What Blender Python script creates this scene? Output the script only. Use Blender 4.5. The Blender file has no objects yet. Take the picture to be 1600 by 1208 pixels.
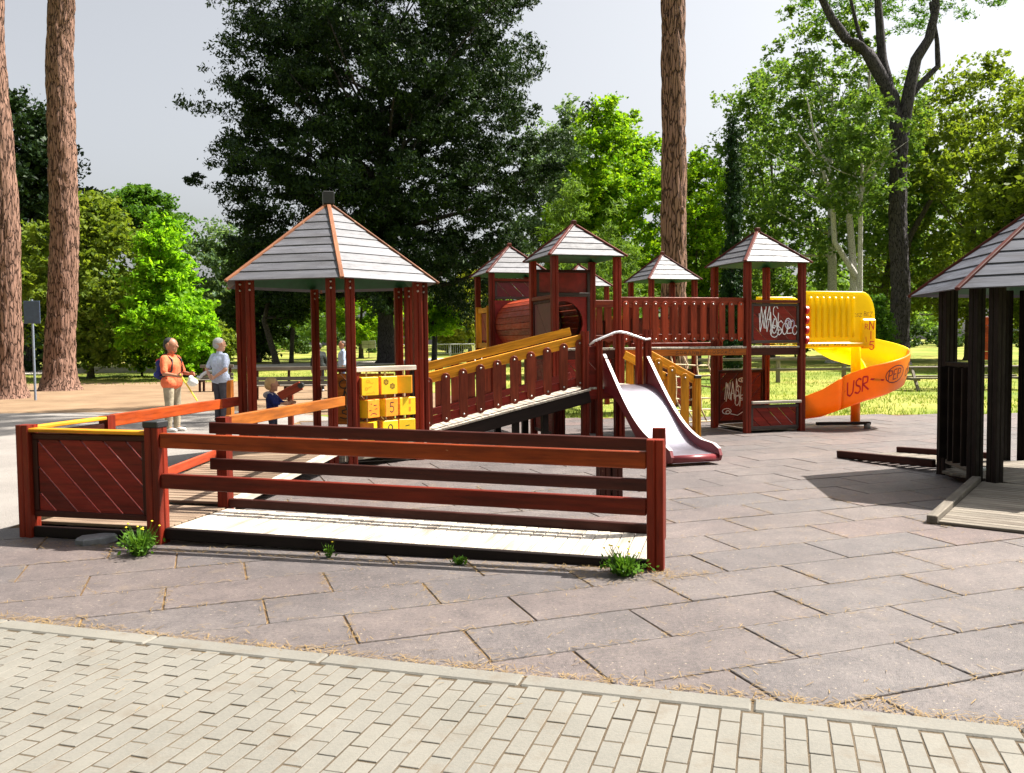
import bpy, bmesh, math, random
import numpy as np
from mathutils import Vector, Matrix, noise

scene = bpy.context.scene
COL = scene.collection
R = math.radians
random.seed(7)

# ------------------------------------------------------------------ camera, sky, sun, exposure
CAM_H = 1.55
cam_data = bpy.data.cameras.new("camera")
cam = bpy.data.objects.new("camera", cam_data)
COL.objects.link(cam)
cam_data.sensor_width = 36.0
cam_data.lens = 36.0 * 1350.0 / 1600.0
cam_data.clip_start = 0.05
cam_data.clip_end = 1500.0
_p, _r = math.atan(67.0 / 1350.0), R(0.6)
_f = Vector((0, math.cos(_p), -math.sin(_p)))
_x0, _u0 = Vector((1, 0, 0)), Vector((0, math.sin(_p), math.cos(_p)))
_x = _x0 * math.cos(_r) - _u0 * math.sin(_r)
_u = _u0 * math.cos(_r) + _x0 * math.sin(_r)
_m = Matrix((_x, _u, -_f)).transposed().to_4x4()
_m.translation = (0, 0, CAM_H)
cam.matrix_world = _m
scene.camera = cam

SUN_DIR = Vector((.67, .19, 1.0)).normalized()
SUN_EL = math.asin(SUN_DIR.z)
SUN_AZ = math.atan2(SUN_DIR.x, SUN_DIR.y)
world = bpy.data.worlds.new("World")
scene.world = world
world.use_nodes = True
_nt = world.node_tree
_bg = _nt.nodes["Background"]
_sky = _nt.nodes.new("ShaderNodeTexSky")
_sky.sky_type = 'NISHITA'
_sky.sun_disc = False
_sky.sun_elevation = SUN_EL
_sky.sun_rotation = SUN_AZ
_sky.altitude = 50.0
_sky.air_density = 1.0
_sky.dust_density = 5.0
_sky.ozone_density = 1.0
_hs = _nt.nodes.new("ShaderNodeHueSaturation")
_hs.inputs['Saturation'].default_value = 0.26
_nt.links.new(_sky.outputs[0], _hs.inputs['Color'])
_nt.links.new(_hs.outputs[0], _bg.inputs['Color'])
_bg.inputs['Strength'].default_value = 0.072

sun_data = bpy.data.lights.new("sun", 'SUN')
sun_data.energy = 5.0
sun_data.angle = R(0.5)
sun_data.color = (1.0, 0.94, 0.84)
sun = bpy.data.objects.new("sun", sun_data)
COL.objects.link(sun)
sun.rotation_euler = SUN_DIR.to_track_quat('Z', 'Y').to_euler()

scene.view_settings.view_transform = 'Standard'
scene.view_settings.look = 'None'
scene.view_settings.gamma = 1.0
scene.view_settings.use_curve_mapping = False
scene.view_settings.exposure = 1.55
scene.cycles.max_bounces = 10
scene.cycles.diffuse_bounces = 7
scene.cycles.glossy_bounces = 2
scene.cycles.transmission_bounces = 6
scene.cycles.transparent_max_bounces = 4
scene.cycles.use_denoising = True

# ------------------------------------------------------------------ object helpers
def link(name, data):
    o = bpy.data.objects.new(name, data)
    COL.objects.link(o)
    return o

def tag(o, label=None, cat=None, group=None, kind=None):
    if label: o['label'] = label
    if cat: o['category'] = cat
    if group: o['group'] = group
    if kind: o['kind'] = kind
    return o

def thing(name, label, cat, loc=(0, 0, 0), rot=0.0, group=None):
    o = link(name, None)
    o.empty_display_size = 0.2
    o.location = loc
    o.rotation_euler = (0, 0, rot)
    return tag(o, label, cat, group)

def part(name, me, parent, M=None, label=None, kind=None):
    o = link(name, me)
    if parent is not None:
        o.parent = parent
    if M is not None:
        o.matrix_basis = M
    return tag(o, label, None, None, kind)

def set_mat(me, *mats):
    me.materials.clear()
    for m in mats:
        me.materials.append(m)
    return me

def np_mesh(name, V, F, mat=None, smooth=False):
    V = np.ascontiguousarray(V, dtype=np.float32)
    F = np.ascontiguousarray(F, dtype=np.int32)
    me = bpy.data.meshes.new(name)
    me.vertices.add(len(V))
    me.vertices.foreach_set("co", V.ravel())
    k = F.shape[1]
    me.loops.add(F.size)
    me.loops.foreach_set("vertex_index", F.ravel())
    me.polygons.add(len(F))
    me.polygons.foreach_set("loop_start", np.arange(0, F.size, k, dtype=np.int32))
    if smooth:
        me.polygons.foreach_set("use_smooth", np.ones(len(F), dtype=bool))
    me.update(calc_edges=True)
    if mat: me.materials.append(mat)
    return me

class MB:
    """collects faces of ONE part"""
    def __init__(self):
        self.v, self.f, self.m = [], [], []
    def add(self, vs, fs, mi=0):
        b = len(self.v)
        self.v += [tuple(p) for p in vs]
        self.f += [tuple(i + b for i in f) for f in fs]
        self.m += [mi] * len(fs)
    def box(self, c, s, M=None, mi=0):
        c = Vector(c)
        vs = []
        for z in (-.5, .5):
            for x, y in ((-.5, -.5), (.5, -.5), (.5, .5), (-.5, .5)):
                p = Vector((x * s[0], y * s[1], z * s[2])) + c
                vs.append(M @ p if M else p)
        self.add(vs, [(3, 2, 1, 0), (4, 5, 6, 7), (0, 1, 5, 4), (1, 2, 6, 5), (2, 3, 7, 6), (3, 0, 4, 7)], mi)
    def tube(self, pts, rad, n=8, caps=True, mi=0):
        pts = [Vector(p) for p in pts]
        if not hasattr(rad, '__len__'): rad = [rad] * len(pts)
        vs, fs = [], []
        ref = None
        for i, p in enumerate(pts):
            t = (pts[min(i + 1, len(pts) - 1)] - pts[max(i - 1, 0)])
            t = t.normalized() if t.length > 1e-9 else Vector((0, 0, 1))
            if ref is None:
                ref = Vector((1, 0, 0)) if abs(t.x) < .8 else Vector((0, 1, 0))
            a = (ref - t * ref.dot(t)).normalized()
            ref = a
            b = t.cross(a)
            for k in range(n):
                w = 2 * math.pi * k / n
                vs.append(p + (a * math.cos(w) + b * math.sin(w)) * rad[i])
        for i in range(len(pts) - 1):
            for k in range(n):
                k2 = (k + 1) % n
                fs.append((i * n + k, i * n + k2, (i + 1) * n + k2, (i + 1) * n + k))
        if caps:
            fs.append(tuple(reversed(range(n))))
            fs.append(tuple(range((len(pts) - 1) * n, len(pts) * n)))
        self.add(vs, fs, mi)
    def ball(self, c, r, n=10, m=6, mi=0):
        c = Vector(c)
        if not hasattr(r, '__len__'): r = (r, r, r)
        vs, fs = [c + Vector((0, 0, -r[2]))], []
        for j in range(1, m):
            a = -math.pi / 2 + math.pi * j / m
            for k in range(n):
                w = 2 * math.pi * k / n
                vs.append(c + Vector((r[0] * math.cos(a) * math.cos(w), r[1] * math.cos(a) * math.sin(w), r[2] * math.sin(a))))
        vs.append(c + Vector((0, 0, r[2])))
        L = len(vs) - 1
        for k in range(n):
            k2 = (k + 1) % n
            fs.append((0, 1 + k2, 1 + k))
            fs.append((L, 1 + (m - 2) * n + k, 1 + (m - 2) * n + k2))
            for j in range(m - 2):
                fs.append((1 + j * n + k, 1 + j * n + k2, 1 + (j + 1) * n + k2, 1 + (j + 1) * n + k))
        self.add(vs, fs, mi)
    def mesh(self, name, *mats, smooth=False):
        me = bpy.data.meshes.new(name)
        me.from_pydata(self.v, [], self.f)
        for m in mats: me.materials.append(m)
        if any(self.m): me.polygons.foreach_set("material_index", self.m)
        if smooth: me.polygons.foreach_set("use_smooth", [True] * len(self.f))
        me.update()
        return me

_cache = {}
def cbox(L, w, h, mat, ch=0.006):
    """chamfered beam along X, shared between alike pieces"""
    key = ('cbox', round(L, 3), round(w, 3), round(h, 3), mat.name, ch)
    if key in _cache: return _cache[key]
    b = min(ch, w * .3, h * .3, L * .3)
    bm = bmesh.new()
    for sx in (-1, 1):
        for sy in (-1, 1):
            for sz in (-1, 1):
                x, y, z = sx * L / 2, sy * w / 2, sz * h / 2
                bm.verts.new((x, y - sy * b, z - sz * b))
                bm.verts.new((x - sx * b, y, z - sz * b))
                bm.verts.new((x - sx * b, y - sy * b, z))
    bmesh.ops.convex_hull(bm, input=bm.verts)
    bmesh.ops.dissolve_limit(bm, angle_limit=0.02, verts=bm.verts, edges=bm.edges)
    me = bpy.data.meshes.new("beam")
    bm.to_mesh(me); bm.free()
    me.materials.append(mat)
    _cache[key] = me
    return me

def frame(o, x, z):
    x = Vector(x).normalized(); z = Vector(z)
    z = (z - x * z.dot(x)).normalized()
    y = z.cross(x)
    M = Matrix((x, y, z)).transposed().to_4x4()
    M.translation = o
    return M

def beam(parent, name, a, b, w, h, mat, ch=.006, up=(0, 0, 1), label=None):
    a, b = Vector(a), Vector(b)
    return part(name, cbox((b - a).length, w, h, mat, ch), parent, frame((a + b) / 2, b - a, up), label)

def extrude(name, poly, t, mat, bev=0.0):
    """polygon in XY extruded along Z (centred), optional bevel of the top rim"""
    key = (name, tuple((round(x, 4), round(y, 4)) for x, y in poly), round(t, 4), mat.name, bev)
    if key in _cache: return _cache[key]
    area = sum(poly[i][0] * poly[(i + 1) % len(poly)][1] - poly[(i + 1) % len(poly)][0] * poly[i][1] for i in range(len(poly)))
    if area < 0: poly = poly[::-1]
    n = len(poly)
    vs = [(x, y, -t / 2) for x, y in poly]
    fs = [tuple(reversed(range(n)))]
    if bev > 0:
        vs += [(x, y, t / 2 - bev) for x, y in poly]
        cx, cy = sum(p[0] for p in poly) / n, sum(p[1] for p in poly) / n
        for x, y in poly:
            d = math.hypot(x - cx, y - cy) or 1
            vs.append((x - (x - cx) / d * bev, y - (y - cy) / d * bev, t / 2))
        rings = 3
    else:
        vs += [(x, y, t / 2) for x, y in poly]
        rings = 2
    for r in range(rings - 1):
        for i in range(n):
            j = (i + 1) % n
            fs.append((r * n + i, r * n + j, (r + 1) * n + j, (r + 1) * n + i))
    fs.append(tuple(range((rings - 1) * n, rings * n)))
    me = bpy.data.meshes.new(name)
    me.from_pydata(vs, [], fs)
    me.materials.append(mat)
    me.update()
    _cache[key] = me
    return me

def clip(poly, a, b, c):
    """keep a*x+b*y <= c"""
    out = []
    for i in range(len(poly)):
        p, q = poly[i], poly[(i + 1) % len(poly)]
        dp, dq = a * p[0] + b * p[1] - c, a * q[0] + b * q[1] - c
        if dp <= 0: out.append(p)
        if dp * dq < 0:
            t = dp / (dp - dq)
            out.append((p[0] + (q[0] - p[0]) * t, p[1] + (q[1] - p[1]) * t))
    return out

# ------------------------------------------------------------------ materials
class NT:
    def __init__(self, name):
        self.mat = bpy.data.materials.new(name)
        self.mat.use_nodes = True
        self.t = self.mat.node_tree
        self.b = self.t.nodes["Principled BSDF"]
        self.out = self.t.nodes["Material Output"]
    def n(self, typ, **kw):
        nd = self.t.nodes.new(typ)
        for k, v in kw.items():
            if k in nd.inputs.keys(): nd.inputs[k].default_value = v
            else: setattr(nd, k, v)
        return nd
    def l(self, a, b): self.t.links.new(a, b)
    def ramp(self, fac, stops):
        r = self.n("ShaderNodeValToRGB")
        e = r.color_ramp.elements
        while len(e) < len(stops): e.new(0.5)
        for i, (p, c) in enumerate(stops):
            e[i].position = p
            e[i].color = (*c, 1) if len(c) == 3 else c
        self.l(fac, r.inputs[0])
        return r.outputs[0]
    def mix(self, fac, a, b, typ='MIX'):
        m = self.n("ShaderNodeMixRGB", blend_type=typ)
        for s, v in (('Fac', fac), ('Color1', a), ('Color2', b)):
            if hasattr(v, 'is_output'): self.l(v, m.inputs[s])
            else: m.inputs[s].default_value = v if s == 'Fac' else (*v, 1)
        return m.outputs[0]
    def coords(self, which='Object', scale=(1, 1, 1), rnd=True):
        tc = self.n("ShaderNodeTexCoord")
        src = self.n("ShaderNodeNewGeometry").outputs['Position'] if which == 'World' else tc.outputs[which]
        if rnd:
            oi = self.n("ShaderNodeObjectInfo")
            ad = self.n("ShaderNodeVectorMath", operation='ADD')
            ml = self.n("ShaderNodeMath", operation='MULTIPLY'); ml.inputs[1].default_value = 37.0
            self.l(oi.outputs['Random'], ml.inputs[0])
            self.l(src, ad.inputs[0]); self.l(ml.outputs[0], ad.inputs[1])
            src = ad.outputs[0]
        mp = self.n("ShaderNodeMapping")
        mp.inputs['Scale'].default_value = scale
        self.l(src, mp.inputs['Vector'])
        return mp.outputs[0]
    def noise(self, vec, scale, detail=4, rough=.55):
        nd = self.n("ShaderNodeTexNoise", Scale=scale, Detail=detail, Roughness=rough)
        self.l(vec, nd.inputs['Vector'])
        return nd.outputs['Fac']
    def bump(self, h, dist, strength=1.0):
        b = self.n("ShaderNodeBump", Strength=strength, Distance=dist)
        self.l(h, b.inputs['Height'])
        self.l(b.outputs[0], self.b.inputs['Normal'])
    def rnd(self):
        return self.n("ShaderNodeObjectInfo").outputs['Random']

def c2(c, k): return tuple(min(1, x * k) for x in c)

def wood(name, col, wear=(.45, .36, .28), wear_at=.68, rough=.5, var=.35, bump=.002, spec=.22):
    m = NT(name)
    v = m.coords('Object', (2.2, 34, 34))
    g = m.noise(v, 1.0, 5, .6)
    base = m.ramp(g, [(.25, c2(col, .55)), (.55, col), (.8, c2(col, 1.35))])
    rv = m.ramp(m.rnd(), [(0, (1 - var,) * 3), (1, (1 + var * .4,) * 3)])
    base = m.mix(1.0, base, rv, 'MULTIPLY')
    v2 = m.coords('Object', (5, 14, 14))
    w = m.noise(v2, 1.6, 7, .68)
    mask = m.ramp(w, [(wear_at, (0, 0, 0)), (wear_at + .07, (1, 1, 1))])
    base = m.mix(mask, base, wear)
    big = m.noise(m.coords('Object', (1.3, 6, 6)), 1.0, 3, .6)
    base = m.mix(1.0, base, m.ramp(big, [(.3, (.62, .58, .56)), (.55, (1, 1, 1)), (.75, (1.22, 1.2, 1.15))]), 'MULTIPLY')
    cr = m.noise(m.coords('Object', (.9, 60, 60)), 1.0, 4, .55)
    base = m.mix(m.ramp(cr, [(.70, (0, 0, 0)), (.74, (.8, .8, .8))]), base, c2(col, .18))
    m.l(base, m.b.inputs['Base Color'])
    m.l(m.ramp(w, [(.3, (rough - .08,) * 3), (.7, (min(1, rough + .25),) * 3)]), m.b.inputs['Roughness'])
    m.b.inputs['Specular IOR Level'].default_value = spec
    m.bump(g, bump)
    m.mat['grain'] = 1
    return m.mat

_axc = {}
def ax(mat, a):
    """the same wood with its grain along local Y or Z"""
    if 'grain' not in mat.keys(): return mat
    k = (mat.name, a)
    if k not in _axc:
        c = mat.copy()
        for nd in c.node_tree.nodes:
            if nd.type == 'MAPPING':
                v = list(nd.inputs['Scale'].default_value)
                nd.inputs['Scale'].default_value = (v[1], v[0], v[2]) if a == 'Y' else (v[1], v[2], v[0])
        _axc[k] = c
    return _axc[k]

def plain(name, col, rough=.5, metal=0.0, spec=.5, nscale=9.0, namp=.18, bump=0.0):
    m = NT(name)
    v = m.coords('Object')
    g = m.noise(v, nscale, 5, .6)
    m.l(m.ramp(g, [(.3, c2(col, 1 - namp)), (.7, c2(col, 1 + namp))]), m.b.inputs['Base Color'])
    m.b.inputs['Roughness'].default_value = rough
    m.b.inputs['Metallic'].default_value = metal
    m.b.inputs['Specular IOR Level'].default_value = spec
    if bump: m.bump(g, bump)
    return m.mat

def glowing_plastic(name, col, tcol, k=.45, rough=.35):
    m = NT(name)
    v = m.coords('Object')
    g = m.noise(v, 4.0, 6, .65)
    m.l(m.ramp(g, [(.3, c2(col, .8)), (.65, col)]), m.b.inputs['Base Color'])
    m.b.inputs['Roughness'].default_value = rough
    tr = m.n("ShaderNodeBsdfTranslucent"); tr.inputs['Color'].default_value = (*tcol, 1)
    mx = m.n("ShaderNodeMixShader"); mx.inputs[0].default_value = k
    m.l(m.b.outputs[0], mx.inputs[1]); m.l(tr.outputs[0], mx.inputs[2])
    m.l(mx.outputs[0], m.out.inputs['Surface'])
    return m.mat

def leaf_mat(name, ca, cb, k=.4, tint=(1.3, 1.25, .5)):
    m = NT(name)
    geo = m.n("ShaderNodeNewGeometry")
    col = m.ramp(geo.outputs['Random Per Island'], [(0, ca), (1, cb)])
    m.l(col, m.b.inputs['Base Color'])
    m.b.inputs['Roughness'].default_value = .5
    m.b.inputs['Specular IOR Level'].default_value = .12
    tr = m.n("ShaderNodeBsdfTranslucent")
    m.l(m.mix(1.0, col, tint, 'MULTIPLY'), tr.inputs['Color'])
    mx = m.n("ShaderNodeMixShader"); mx.inputs[0].default_value = k
    m.l(m.b.outputs[0], mx.inputs[1]); m.l(tr.outputs[0], mx.inputs[2])
    m.l(mx.outputs[0], m.out.inputs['Surface'])
    return m.mat

def bark_mat(name, cd, cl, scale=(5, 5, 1.6), bump=.03):
    m = NT(name)
    v = m.coords('Object', scale)
    nz = m.n("ShaderNodeTexNoise", Scale=2.5, Detail=5.0)
    m.l(v, nz.inputs['Vector'])
    va = m.n("ShaderNodeVectorMath", operation='ADD')
    sc = m.n("ShaderNodeVectorMath", operation='SCALE'); sc.inputs['Scale'].default_value = .5
    m.l(nz.outputs['Color'], sc.inputs[0]); m.l(v, va.inputs[0]); m.l(sc.outputs[0], va.inputs[1])
    vo = m.n("ShaderNodeTexVoronoi", feature='DISTANCE_TO_EDGE', Scale=2.2)
    m.l(va.outputs[0], vo.inputs['Vector'])
    h = m.ramp(vo.outputs['Distance'], [(0.0, (0, 0, 0)), (.11, (1, 1, 1))])
    fine = m.noise(m.coords('Object', (scale[0] * 4, scale[1] * 4, scale[2] * 3)), 3.0, 6, .7)
    pl = m.mix(fine, c2(cl, .6), c2(cl, 1.35))
    m.l(m.mix(h, cd, pl), m.b.inputs['Base Color'])
    m.b.inputs['Roughness'].default_value = .85
    m.b.inputs['Specular IOR Level'].default_value = .15
    add = m.n("ShaderNodeMath", operation='MULTIPLY_ADD'); add.inputs[1].default_value = .35
    m.l(fine, add.inputs[0]); m.l(h, add.inputs[2])
    m.bump(add.outputs[0], bump)
    return m.mat

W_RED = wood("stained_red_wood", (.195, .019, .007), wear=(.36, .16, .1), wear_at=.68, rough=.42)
W_FENCE = wood("stained_orange_red_wood", (.34, .052, .008), wear=(.50, .28, .15), wear_at=.68, rough=.42)
W_DARK = wood("dark_brown_wood", (.050, .009, .005), wear=(.30, .14, .09), wear_at=.685, rough=.45)
W_DEEP = wood("deep_red_wood", (.19, .015, .009), wear=(.4, .25, .2), wear_at=.76, rough=.42)
W_BLACK = wood("near_black_wood", (.012, .006, .005), wear=(.06, .04, .03), wear_at=.72, rough=.5)
W_PICKET = wood("picket_brown_wood", (.20, .034, .014), wear=(.42, .26, .2), wear_at=.71, rough=.45)
W_BRIDGE = wood("bridge_red_wood", (.33, .046, .016), wear=(.5, .33, .25), wear_at=.70, rough=.45)
W_ORANGE = wood("orange_wood", (.47, .14, .02), wear=(.6, .42, .22), wear_at=.70, rough=.45)
W_YELLOW = wood("yellow_wood", (.64, .27, .013), wear=(.7, .55, .3), wear_at=.73, rough=.45, var=.15)
W_DECK = wood("weathered_deck_wood", (.46, .42, .36), wear=(.32, .27, .22), wear_at=.70, rough=.6, var=.12)
W_DECK_BROWN = wood("brown_deck_wood", (.24, .175, .125), wear=(.4, .34, .28), wear_at=.66, rough=.6, var=.25)  # brown tint, also darkened to carry the shade on these decks
W_GREY = wood("weathered_grey_wood", (.20, .175, .145), wear=(.34, .3, .26), wear_at=.62, rough=.7, var=.3)
W_FRAME = wood("panel_frame_grey_brown", (.075, .055, .05), wear=(.3, .25, .22), wear_at=.68, rough=.45)
W_RIDGE = wood("ridge_board_wood", (.25, .10, .05), wear=(.55, .38, .26), wear_at=.62, rough=.55)
W_RIDGE_RED = wood("red_ridge_board_wood", (.12, .024, .016), wear=(.4, .2, .14), wear_at=.7, rough=.5)
W_SHINGLE = wood("roof_board_weathered", (.084, .085, .104), wear=(.36, .30, .25), wear_at=.675, rough=.56, var=.3, spec=1.0)
W_SHINGLE_B = wood("roof_board_blue_grey", (.085, .09, .115), wear=(.32, .3, .3), wear_at=.7, rough=.5, var=.25)
GREEN = plain("green_ceiling_paint", (.012, .085, .03), .6)
PANEL_RED = plain("red_panel", (.22, .012, .010), .4, namp=.3)
PANEL_PURPLE = plain("maroon_panel", (.10, .012, .020), .4, namp=.25)
SLIDE_SIDE = plain("maroon_slide_side", (.16, .020, .026), .38, namp=.15)
STEEL = plain("worn_steel", (.50, .48, .55), .34, 1.0, namp=.12)
STEEL_BAR = plain("galvanised_bar", (.7, .7, .72), .35, 0.6)
BOLT = plain("bolt_steel", (.45, .42, .4), .4, .8)
BLACKCAP = plain("black_cap", (.012, .012, .014), .5)
YELLOW_PL = glowing_plastic("yellow_plastic", (.92, .68, .003), (1.0, .86, .008), .5)
SHADED_YELLOW_PL = glowing_plastic("shaded_yellow_plastic", (.84, .30, .004), (.98, .34, .006), .38)  # shaded side of the yellow plastic, painted in as orange
RED_PL = plain("red_plastic", (.5, .012, .012), .35)
CUBE_Y = plain("cube_yellow", (.78, .52, .012), .45, namp=.08)
CUBE_O = plain("cube_orange", (.68, .22, .012), .45, namp=.2)
INK = plain("black_paint", (.012, .010, .010), .6)
INK_RED = plain("red_spray_paint", (.55, .012, .01), .5)
INK_WHITE = plain("white_spray_paint", (.75, .75, .78), .5)
INK_LILAC = plain("lilac_spray_paint", (.5, .42, .62), .5)
ROPE = plain("beige_rope", (.68, .56, .36), .8)
BARK_PINE = bark_mat("pine_bark", (.030, .014, .009), (.25, .145, .108), (5.5, 5.5, .85), .045)
BARK_DARK = bark_mat("dark_bark", (.012, .010, .012), (.085, .076, .084), (6, 6, 1.2))
BARK_GREY = bark_mat("grey_brown_bark", (.03, .025, .02), (.13, .11, .09), (8, 8, 2))
BARK_WHITE = bark_mat("pale_poplar_bark", (.18, .16, .14), (.62, .60, .57), (4, 4, 8), .008)
# ground materials
def tile_mat():
    m = NT("rubber_tile")
    w = m.coords('World', rnd=False)
    big = m.noise(w, .8, 5, .6)
    base = m.ramp(big, [(.3, (.078, .065, .066)), (.52, (.114, .097, .096)), (.72, (.158, .137, .131))])
    rv = m.ramp(m.rnd(), [(0, (.84, .86, .90)), (.55, (1, .97, .96)), (.93, (1.06, .98, .97)), (1, (1.14, .90, .86))])
    base = m.mix(1.0, base, rv, 'MULTIPLY')
    gr = m.noise(w, 170, 3, .7)
    base = m.mix(m.ramp(gr, [(.35, (0, 0, 0)), (.75, (.55, .55, .55))]), base, (.07, .06, .056))
    md = m.noise(w, 42, 4, .75)
    base = m.mix(1.0, base, m.ramp(md, [(.32, (.60, .59, .58)), (.5, (1, 1, 1)), (.68, (1.35, 1.32, 1.28))]), 'MULTIPLY')
    mott = m.noise(w, 6.0, 5, .65)
    base = m.mix(1.0, base, m.ramp(mott, [(.35, (.78, .78, .79)), (.6, (1.08, 1.07, 1.05))]), 'MULTIPLY')
    sp = m.noise(w, 48, 2, .5)
    base = m.mix(m.ramp(sp, [(.68, (0, 0, 0)), (.72, (.8, .8, .8))]), base, (.36, .29, .22))
    st = m.noise(w, 2.6, 6, .7)
    base = m.mix(m.ramp(st, [(.60, (0, 0, 0)), (.75, (.55, .55, .55))]), base, (.20, .15, .105))
    m.l(base, m.b.inputs['Base Color'])
    m.b.inputs['Roughness'].default_value = .55
    m.b.inputs['Specular IOR Level'].default_value = .6
    m.bump(gr, .006)
    return m.mat
TILE = tile_mat()
def brick_mat():
    m = NT("pale_paver")
    w = m.coords('World', rnd=False)
    big = m.noise(w, 1.6, 5, .6)
    base = m.ramp(big, [(.3, (.112, .108, .094)), (.7, (.150, .144, .127))])
    base = m.mix(1.0, base, m.ramp(m.rnd(), [(0, (.93, .93, .93)), (1, (1.05, 1.04, 1.02))]), 'MULTIPLY')
    gr = m.noise(w, 70, 4, .75)
    base = m.mix(m.ramp(gr, [(.4, (0, 0, 0)), (.8, (.5, .5, .5))]), base, (.2, .18, .15))
    st = m.noise(w, 4.0, 6, .7)
    base = m.mix(m.ramp(st, [(.55, (0, 0, 0)), (.70, (.65, .65, .65))]), base, (.115, .095, .072))
    m.l(base, m.b.inputs['Base Color'])
    m.b.inputs['Roughness'].default_value = .8
    m.bump(gr, .002)
    return m.mat
PAVER = brick_mat()
def ground_mat(name, stops, scale, fine, fcol, famt=.6, rough=.95, bump=.01):
    m = NT(name)
    w = m.coords('World', rnd=False)
    base = m.ramp(m.noise(w, scale, 6, .62), stops)
    f = m.noise(w, fine, 4, .7)
    base = m.mix(m.ramp(f, [(.42, (0, 0, 0)), (.75, (famt,) * 3)]), base, fcol)
    m.l(base, m.b.inputs['Base Color'])
    m.b.inputs['Roughness'].default_value = rough
    m.b.inputs['Specular IOR Level'].default_value = .15
    m.bump(f, bump)
    return m.mat
LAWN = ground_mat("dry_lawn", [(.34, (.085, .135, .020)), (.5, (.18, .20, .035)), (.64, (.34, .28, .08))], .22, 30, (.14, .18, .03))
DIRT = ground_mat("pine_needle_dirt", [(.3, (.16, .105, .065)), (.7, (.27, .185, .115))], .7, 40, (.12, .075, .04))
SAND = ground_mat("straw_joint_dirt", [(.35, (.06, .040, .022)), (.5, (.15, .095, .05)), (.65, (.26, .17, .085))], 2.2, 90, (.08, .05, .03))
JOINT = ground_mat("paver_joint_dirt", [(.35, (.075, .058, .040)), (.65, (.140, .108, .075))], 2.2, 90, (.05, .036, .022))
CONC = ground_mat("pale_paving", [(.3, (.155, .145, .14)), (.7, (.245, .23, .215))], .6, 60, (.24, .2, .17), .5)
PATH = ground_mat("gravel_path", [(.3, (.44, .40, .34)), (.7, (.56, .52, .45))], .6, 60, (.4, .35, .3), .4)
# ------------------------------------------------------------------ shared builders
def gz(y):
    return .013 * max(0.0, min(y, 140.0) - 32.0)

def px(p, d):
    """world x of a picture column (1600 wide photograph) at distance d"""
    return (p - 800.0) / 1350.0 * d

def post(parent, x, y, z0, z1, mat, s=.1, groove=True, name='post', cap=None):
    h, g = s / 2, .010
    if groove:
        c = .006
        poly = []
        for k in range(4):
            a = k * math.pi / 2
            for px_, py_ in ((-h + c, -h), (-g, -h), (0, -h + g), (g, -h), (h - c, -h), (h, -h + c)):
                poly.append((px_ * math.cos(a) - py_ * math.sin(a), px_ * math.sin(a) + py_ * math.cos(a)))
    else:
        poly = [(-h, -h), (h, -h), (h, h), (-h, h)]
    # profile in YZ, length on X, so the grain follows the post
    me = extrude('post', poly, z1 - z0, ax(mat, 'Z'))
    M = Matrix.Translation((x, y, (z0 + z1) / 2))
    o = part(name, me, parent, M)
    if cap:
        part('post_cap', cbox(s * 1.12, s * 1.12, .05, cap), o, Matrix.Translation((0, 0, (z1 - z0) / 2 + .02)))
    return o

def diag_panel(parent, a, b, z0, z1, mat, fmat=None, slope=-1, bw=.15, t=.022, gap=.010, fw=.05, off=0.0):
    a, b = Vector((a[0], a[1], 0)), Vector((b[0], b[1], 0))
    L = (b - a).length
    X = (b - a) / L
    N = Vector((X.y, -X.x, 0))
    if fmat:
        for z in (z0 + fw / 2, z1 - fw / 2):
            beam(parent, 'panel_frame', a + N * off + Vector((0, 0, z)), b + N * off + Vector((0, 0, z)), .045, fw, fmat)
        for s in (fw / 2, L - fw / 2):
            p = a + X * s + N * off
            beam(parent, 'panel_frame', p + Vector((0, 0, z0 + fw)), p + Vector((0, 0, z1 - fw)), .045, fw, fmat, up=N)
        x0, x1, y0, y1 = fw, L - fw, z0 + fw, z1 - fw
    else:
        x0, x1, y0, y1 = 0, L, z0, z1
    M = Matrix((X, (0, 0, 1), N)).transposed().to_4x4()
    cx, cy = (x0 + x1) / 2, (y0 + y1) / 2
    nx, ny = (-slope * math.sqrt(.5)), math.sqrt(.5)
    k = -12
    while k < 12:
        poly = [(x0, y0), (x1, y0), (x1, y1), (x0, y1)]
        lo, hi = k * bw + gap / 2, (k + 1) * bw - gap / 2
        c0 = nx * cx + ny * cy
        poly = clip(poly, nx, ny, c0 + hi)
        if len(poly) > 2: poly = clip(poly, -nx, -ny, -(c0 + lo))
        k += 1
        if len(poly) < 3: continue
        mx, my = sum(p[0] for p in poly) / len(poly), sum(p[1] for p in poly) / len(poly)
        me = extrude('panel_board', [(p[0] - mx, p[1] - my) for p in poly], t, mat, .003)
        Mb = M.copy()
        Mb.translation = a + X * mx + N * (off + random.uniform(-.0015, .0015)) + Vector((0, 0, my))
        part('panel_board', me, parent, Mb)
    return M

def round_board(w, h, t, mat):
    r = w / 2
    p = []
    for k in range(7):
        an = math.pi * k / 6
        p.append((r * math.cos(an), h / 2 - r + r * math.sin(an)))
    for k in range(7):
        an = math.pi + math.pi * k / 6
        p.append((r * math.cos(an), -h / 2 + r + r * math.sin(an)))
    return extrude('picket', p, t, ax(mat, 'Y'), .004)

def bolt_mesh():
    if 'bolt' not in _cache:
        mb = MB(); mb.ball((0, 0, 0), (.016, .016, .011), 8, 4)
        _cache['bolt'] = mb.mesh('bolt', BOLT, smooth=True)
    return _cache['bolt']

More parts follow.
